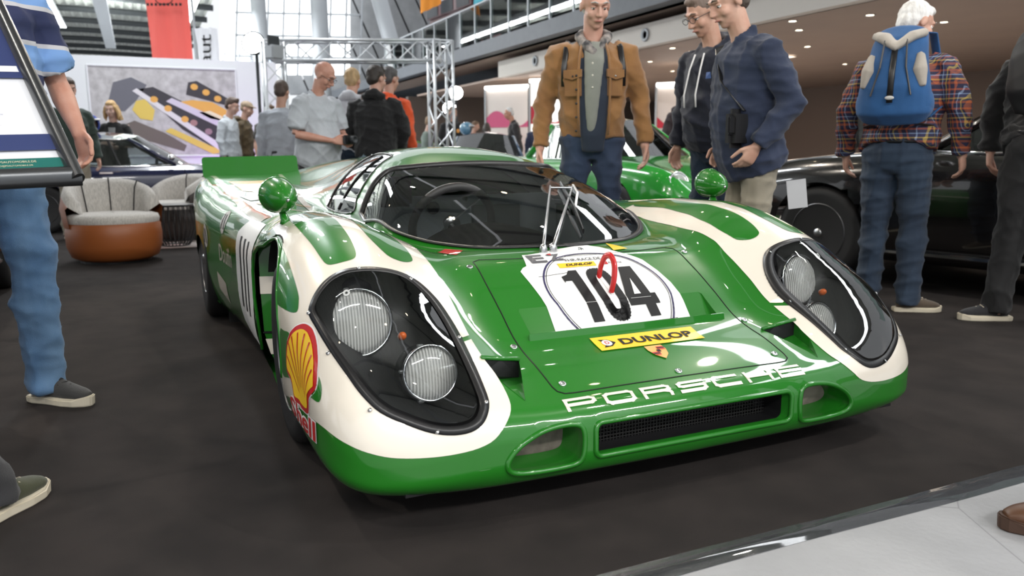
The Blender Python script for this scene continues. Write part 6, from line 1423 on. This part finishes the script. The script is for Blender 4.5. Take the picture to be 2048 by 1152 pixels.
# ---- feet of two people at the edges of the stand
person('person in olive sneakers with cream soles stepping towards the car', (.60, -2.075, 0), 142, 1.76, (.55, .33, .25), ('short', (.05, .04, .03)), GREYJ, GREYJ, cloth('olive_suede', (.055, .06, .03)), dict(lean=-2, feet=((-.22, .10), (.50, -.06)), toe=(0, 4)), 0)
person('person in brown leather boots stepping onto the carpet edge', (1.63, 1.0, -.005), -122, 1.78, (.55, .33, .25), ('short', (.08, .06, .05)), GREYJ, DEN1, mat('brown_leather', (.085, .035, .015), .45), dict(lean=-2, feet=((.36, .05), (-.22, -.10)), toe=(-2, 0)), 0, soles=mat('brown_sole', (.06, .03, .018), .6))
# ---- visitors behind the car
g = 'visitors in the background'
LPOLO = cloth('pale_grey_polo', (.50, .53, .57)); root, up, hd, arms, Lm, Hm = person('bald man in pale grey polo and glasses holding a black camera', (-4.72, .10, 0), 32, 1.72, (.60, .33, .25), ('bald', (.2, .15, .12)), LPOLO, GREYJ, SHOE_BLACK, dict(lean=8, head=(26, 18), L=((.10, .27, 1.12), (.34, .10, 1.05), (.8, -.5, 0), (0, -1, -.3)), R=((.08, -.28, 1.12), (.33, -.08, 1.06), (.8, .5, 0), (0, 1, -.3)), curl=40), 0, None, 1.12, glasses=True, sleeve='short', collar=True, belly=.07, jacket_len=.86)
cm_ = empty('compact_camera', root.location, R(32)); cm_.scale = root.scale; tag(cm_, 'small black camera in the hands of the bald man', 'camera'); MB().box((.44, .01, 1.07), (.05, .13, .08)).build('camera_body', BLACK, cm_, bevel=.01); MB().lathe([(.032, 0), (.034, .05), (.028, .055), (.024, .04)], 18, look((.46, .01, 1.07), (1, 0, 0))).build('camera_lens', DARKSTEEL, cm_, smooth=True)
person('person in pale grey top close behind the bald man', (-6.6, .12, 0), 150, 1.70, (.5, .3, .22), ('short', (.06, .04, .03)), cloth('misty_grey', (.42, .45, .50)), GREYJ, None, None, 1)
person('short haired blond youth in white hoodie seen from behind', (-5.85, .72, 0), 150, 1.78, (.58, .34, .25), ('short', (.36, .24, .12)), cloth('white_hoodie', (.66, .67, .72)), DEN3, None, None, 1, hood=True, bulk=1.05)
person('dark haired youth in black hoodie seen from behind', (-5.15, .78, 0), 152, 1.74, (.58, .34, .26), ('quiff', (.025, .018, .014)), BLK, denim('denim_light', (.20, .28, .36), (.30, .38, .45)), None, dict(head=(6, -34), L=((.05, .28, 1.14), (.16, .22, .98)), R=((.05, -.28, 1.14), (.16, -.22, .98))), 0, hood=True, bulk=1.16)
root, up, hd, arms, Lm, Hm = person('dark haired man in orange and navy jacket seen from behind', (-6.07, 1.17, 0), 140, 1.83, (.56, .33, .25), ('short', (.06, .055, .055)), cloth('orange_shell', (.85, .11, .03)), GREYJ, None, dict(head=(4, -20)), 1, collar=True, bulk=1.06, jacket_len=.85)
MB().tube([up(-.03, -.20, 1.30), up(-.03, -.205, 1.15), up(-.03, -.20, .95)], [(.06, .02), (.05, .02), (.08, .02)], 10, flat=(1, 0, 0)).build('side_panel', NAVYK, root, smooth=True)
root, up, hd, arms, Lm, Hm = person('blonde woman in black cardigan facing the camera', (-10.2, -1.58, 0), -18, 1.66, (.62, .42, .34), ('long', (.42, .27, .12)), BLK, BLK, None, dict(L=((.05, .24, 1.12), (.24, .02, 1.16)), R=((.05, -.24, 1.12), (.22, -.02, 1.10))), 1, bulk=.88, jacket_len=.80)
MB().tube([up(.125, 0, 1.0), up(.128, 0, 1.2), up(.09, 0, 1.40)], [(.02, .04), (.02, .045), (.02, .05)], 10, flat=(1, 0, 0)).build('top', cloth('grey_top', (.16, .16, .16)), root, smooth=True)
bo = MB().box((-10.05, -1.78, .95), (.14, .34, .26), R(-20)).build('handbag', mat('handbag_black', (.015, .015, .016), .4), bevel=.03); tag(bo, 'black handbag carried by the blonde woman', 'bag')
person('visitor in dark green sleeve standing behind the striped shirt man', (-7.6, -1.98, 0), 20, 1.74, (.56, .33, .25), ('short', (.06, .04, .03)), cloth('dark_green_knit', (.03, .05, .04)), KHAKI, None, None, 1)
person('brown haired man in pale denim shirt looking sideways', (-10.4, -.06, 0), 58, 1.75, (.60, .38, .30), ('quiff', (.06, .035, .025)), cloth('pale_shirt', (.56, .60, .64)), GREYJ, None, dict(head=(14, 0)), 1, collar=True)
person('youth in olive hoodie and beige cap', (-11.15, .24, 0), 62, 1.75, (.58, .36, .28), ('cap', (.28, .21, .14)), cloth('olive_hoodie', (.09, .06, .025)), GREYJ, None, dict(head=(8, 0)), 1, hood=True)
person('brown haired man in black printed t-shirt', (-11.9, .72, 0), 30, 1.75, (.58, .36, .27), ('short', (.10, .06, .035)), cloth('black_print_tee', (.02, .02, .02), (.12, .11, .10)), GREYJ, None, dict(head=(12, 12)), 1, sleeve='short')
root, up, hd, arms, Lm, Hm = person('bearded man in black jacket with round crest badge', tuple(atz(903, 214, 1.93)[:2])+(0,), -6, 1.93, (.54, .33, .25), ('short', (.16, .12, .09)), BLK, GREYJ, None, dict(head=(4, 24)), 1, beard=(.30, .27, .24), collar=True)
MB().ell(up(.128, .09, 1.30), (.006, .035, .042)).build('jacket_badge', mat('badge_amber', (.70, .30, .06), .5), root, smooth=True)
person('woman with hair bun and glasses in green grey top', (-13.3, 4.06, 0), 60, 1.64, (.60, .40, .32), ('bun', (.22, .14, .08)), cloth('green_grey', (.22, .27, .24)), GREYJ, None, None, 2, glasses=True)
person('grey haired man in black turtleneck in profile', tuple(atz(1034, 214, 1.93)[:2])+(0,), -108, 1.93, (.54, .28, .19), ('thin', (.55, .54, .53)), cloth('black_turtleneck', (.03, .028, .03)), GREYJ, None, dict(lean=10, head=(6, 0)), 1, collar=True)
root, up, hd, arms, Lm, Hm = person('dark haired young man in plum hoodie with rucksack straps', (-6.78, 5.55, 0), 4, 1.76, (.62, .42, .36), ('quiff', (.015, .012, .012)), cloth('plum_hoodie', (.045, .028, .032)), GREYJ, None, dict(head=(2, 52), L=((.05, .25, 1.12), (.22, .10, 1.06)), R=((.0, -.26, 1.14), (.05, -.27, .9))), 1, hood=True)
for s in (-1, 1): MB().tube([up(.10, .14*s, 1.10), up(.128, .13*s, 1.30), up(.06, .13*s, 1.47), up(-.04, .125*s, 1.50)], [(.006, .022)]*4, 8).build('rucksack_strap', BLACK, root, smooth=True)
person('older man in dark jacket beyond the black coupe', (-3.45, 4.98+.6, 0), -60, 1.73, (.52, .30, .22), ('sides', (.35, .32, .30)), cloth('charcoal_wool', (.04, .04, .042)), GREYJ, None, None, 1)
person('brown haired man beyond the black coupe', (-1.55, 5.5, 0), -40, 1.86, (.55, .33, .25), ('short', (.09, .06, .045)), cloth('slate_wool', (.05, .055, .06)), GREYJ, None, None, 1)
person('bald man in glasses beyond the man in black', (-.85, 5.35, 0), -120, 1.90, (.62, .34, .26), ('bald', (.2, .15, .1)), cloth('dark_wool', (.03, .03, .03)), GREYJ, None, dict(head=(22, 0)), 1, glasses=True)
crowd = [(944, 243, 'distant visitor with brown hair in red top beside the booth', (.20, .05, .04), (.12, .07, .04), 60), (972, 246, 'distant visitor with long dark hair beside the booth', (.10, .11, .10), (.05, .04, .035), 140), (1018, 250, 'distant bald visitor in front of the white booth panel', (.40, .10, .10), (.2, .15, .1), 130), (1074, 236, 'distant white haired visitor by the red fabric wave', (.05, .06, .12), (.60, .58, .55), 150), (1066+26, 240, 'distant visitor in navy by the red fabric wave', (.02, .03, .09), (.06, .05, .05), -80)]
for px, py, lb, c, hcl, fc in crowd:
    q = atz(px, py, 1.70); person(lb, (q.x, q.y, 0), fc, 1.70, (.56, .35, .27), ('bald' if 'bald' in lb else ('long' if 'long' in lb else 'short'), hcl), cloth('far_top', c), GREYJ, None, None, 2)
q = at(905, 95, 22); person('visitor in white and turquoise leaning on the gallery railing', (-20.3, 8.25, 4.06), -60, 1.7, (.5, .3, .2), ('short', (.05, .04, .03)), cloth('turquoise', (.10, .50, .62)), BLK, None, None, 2)
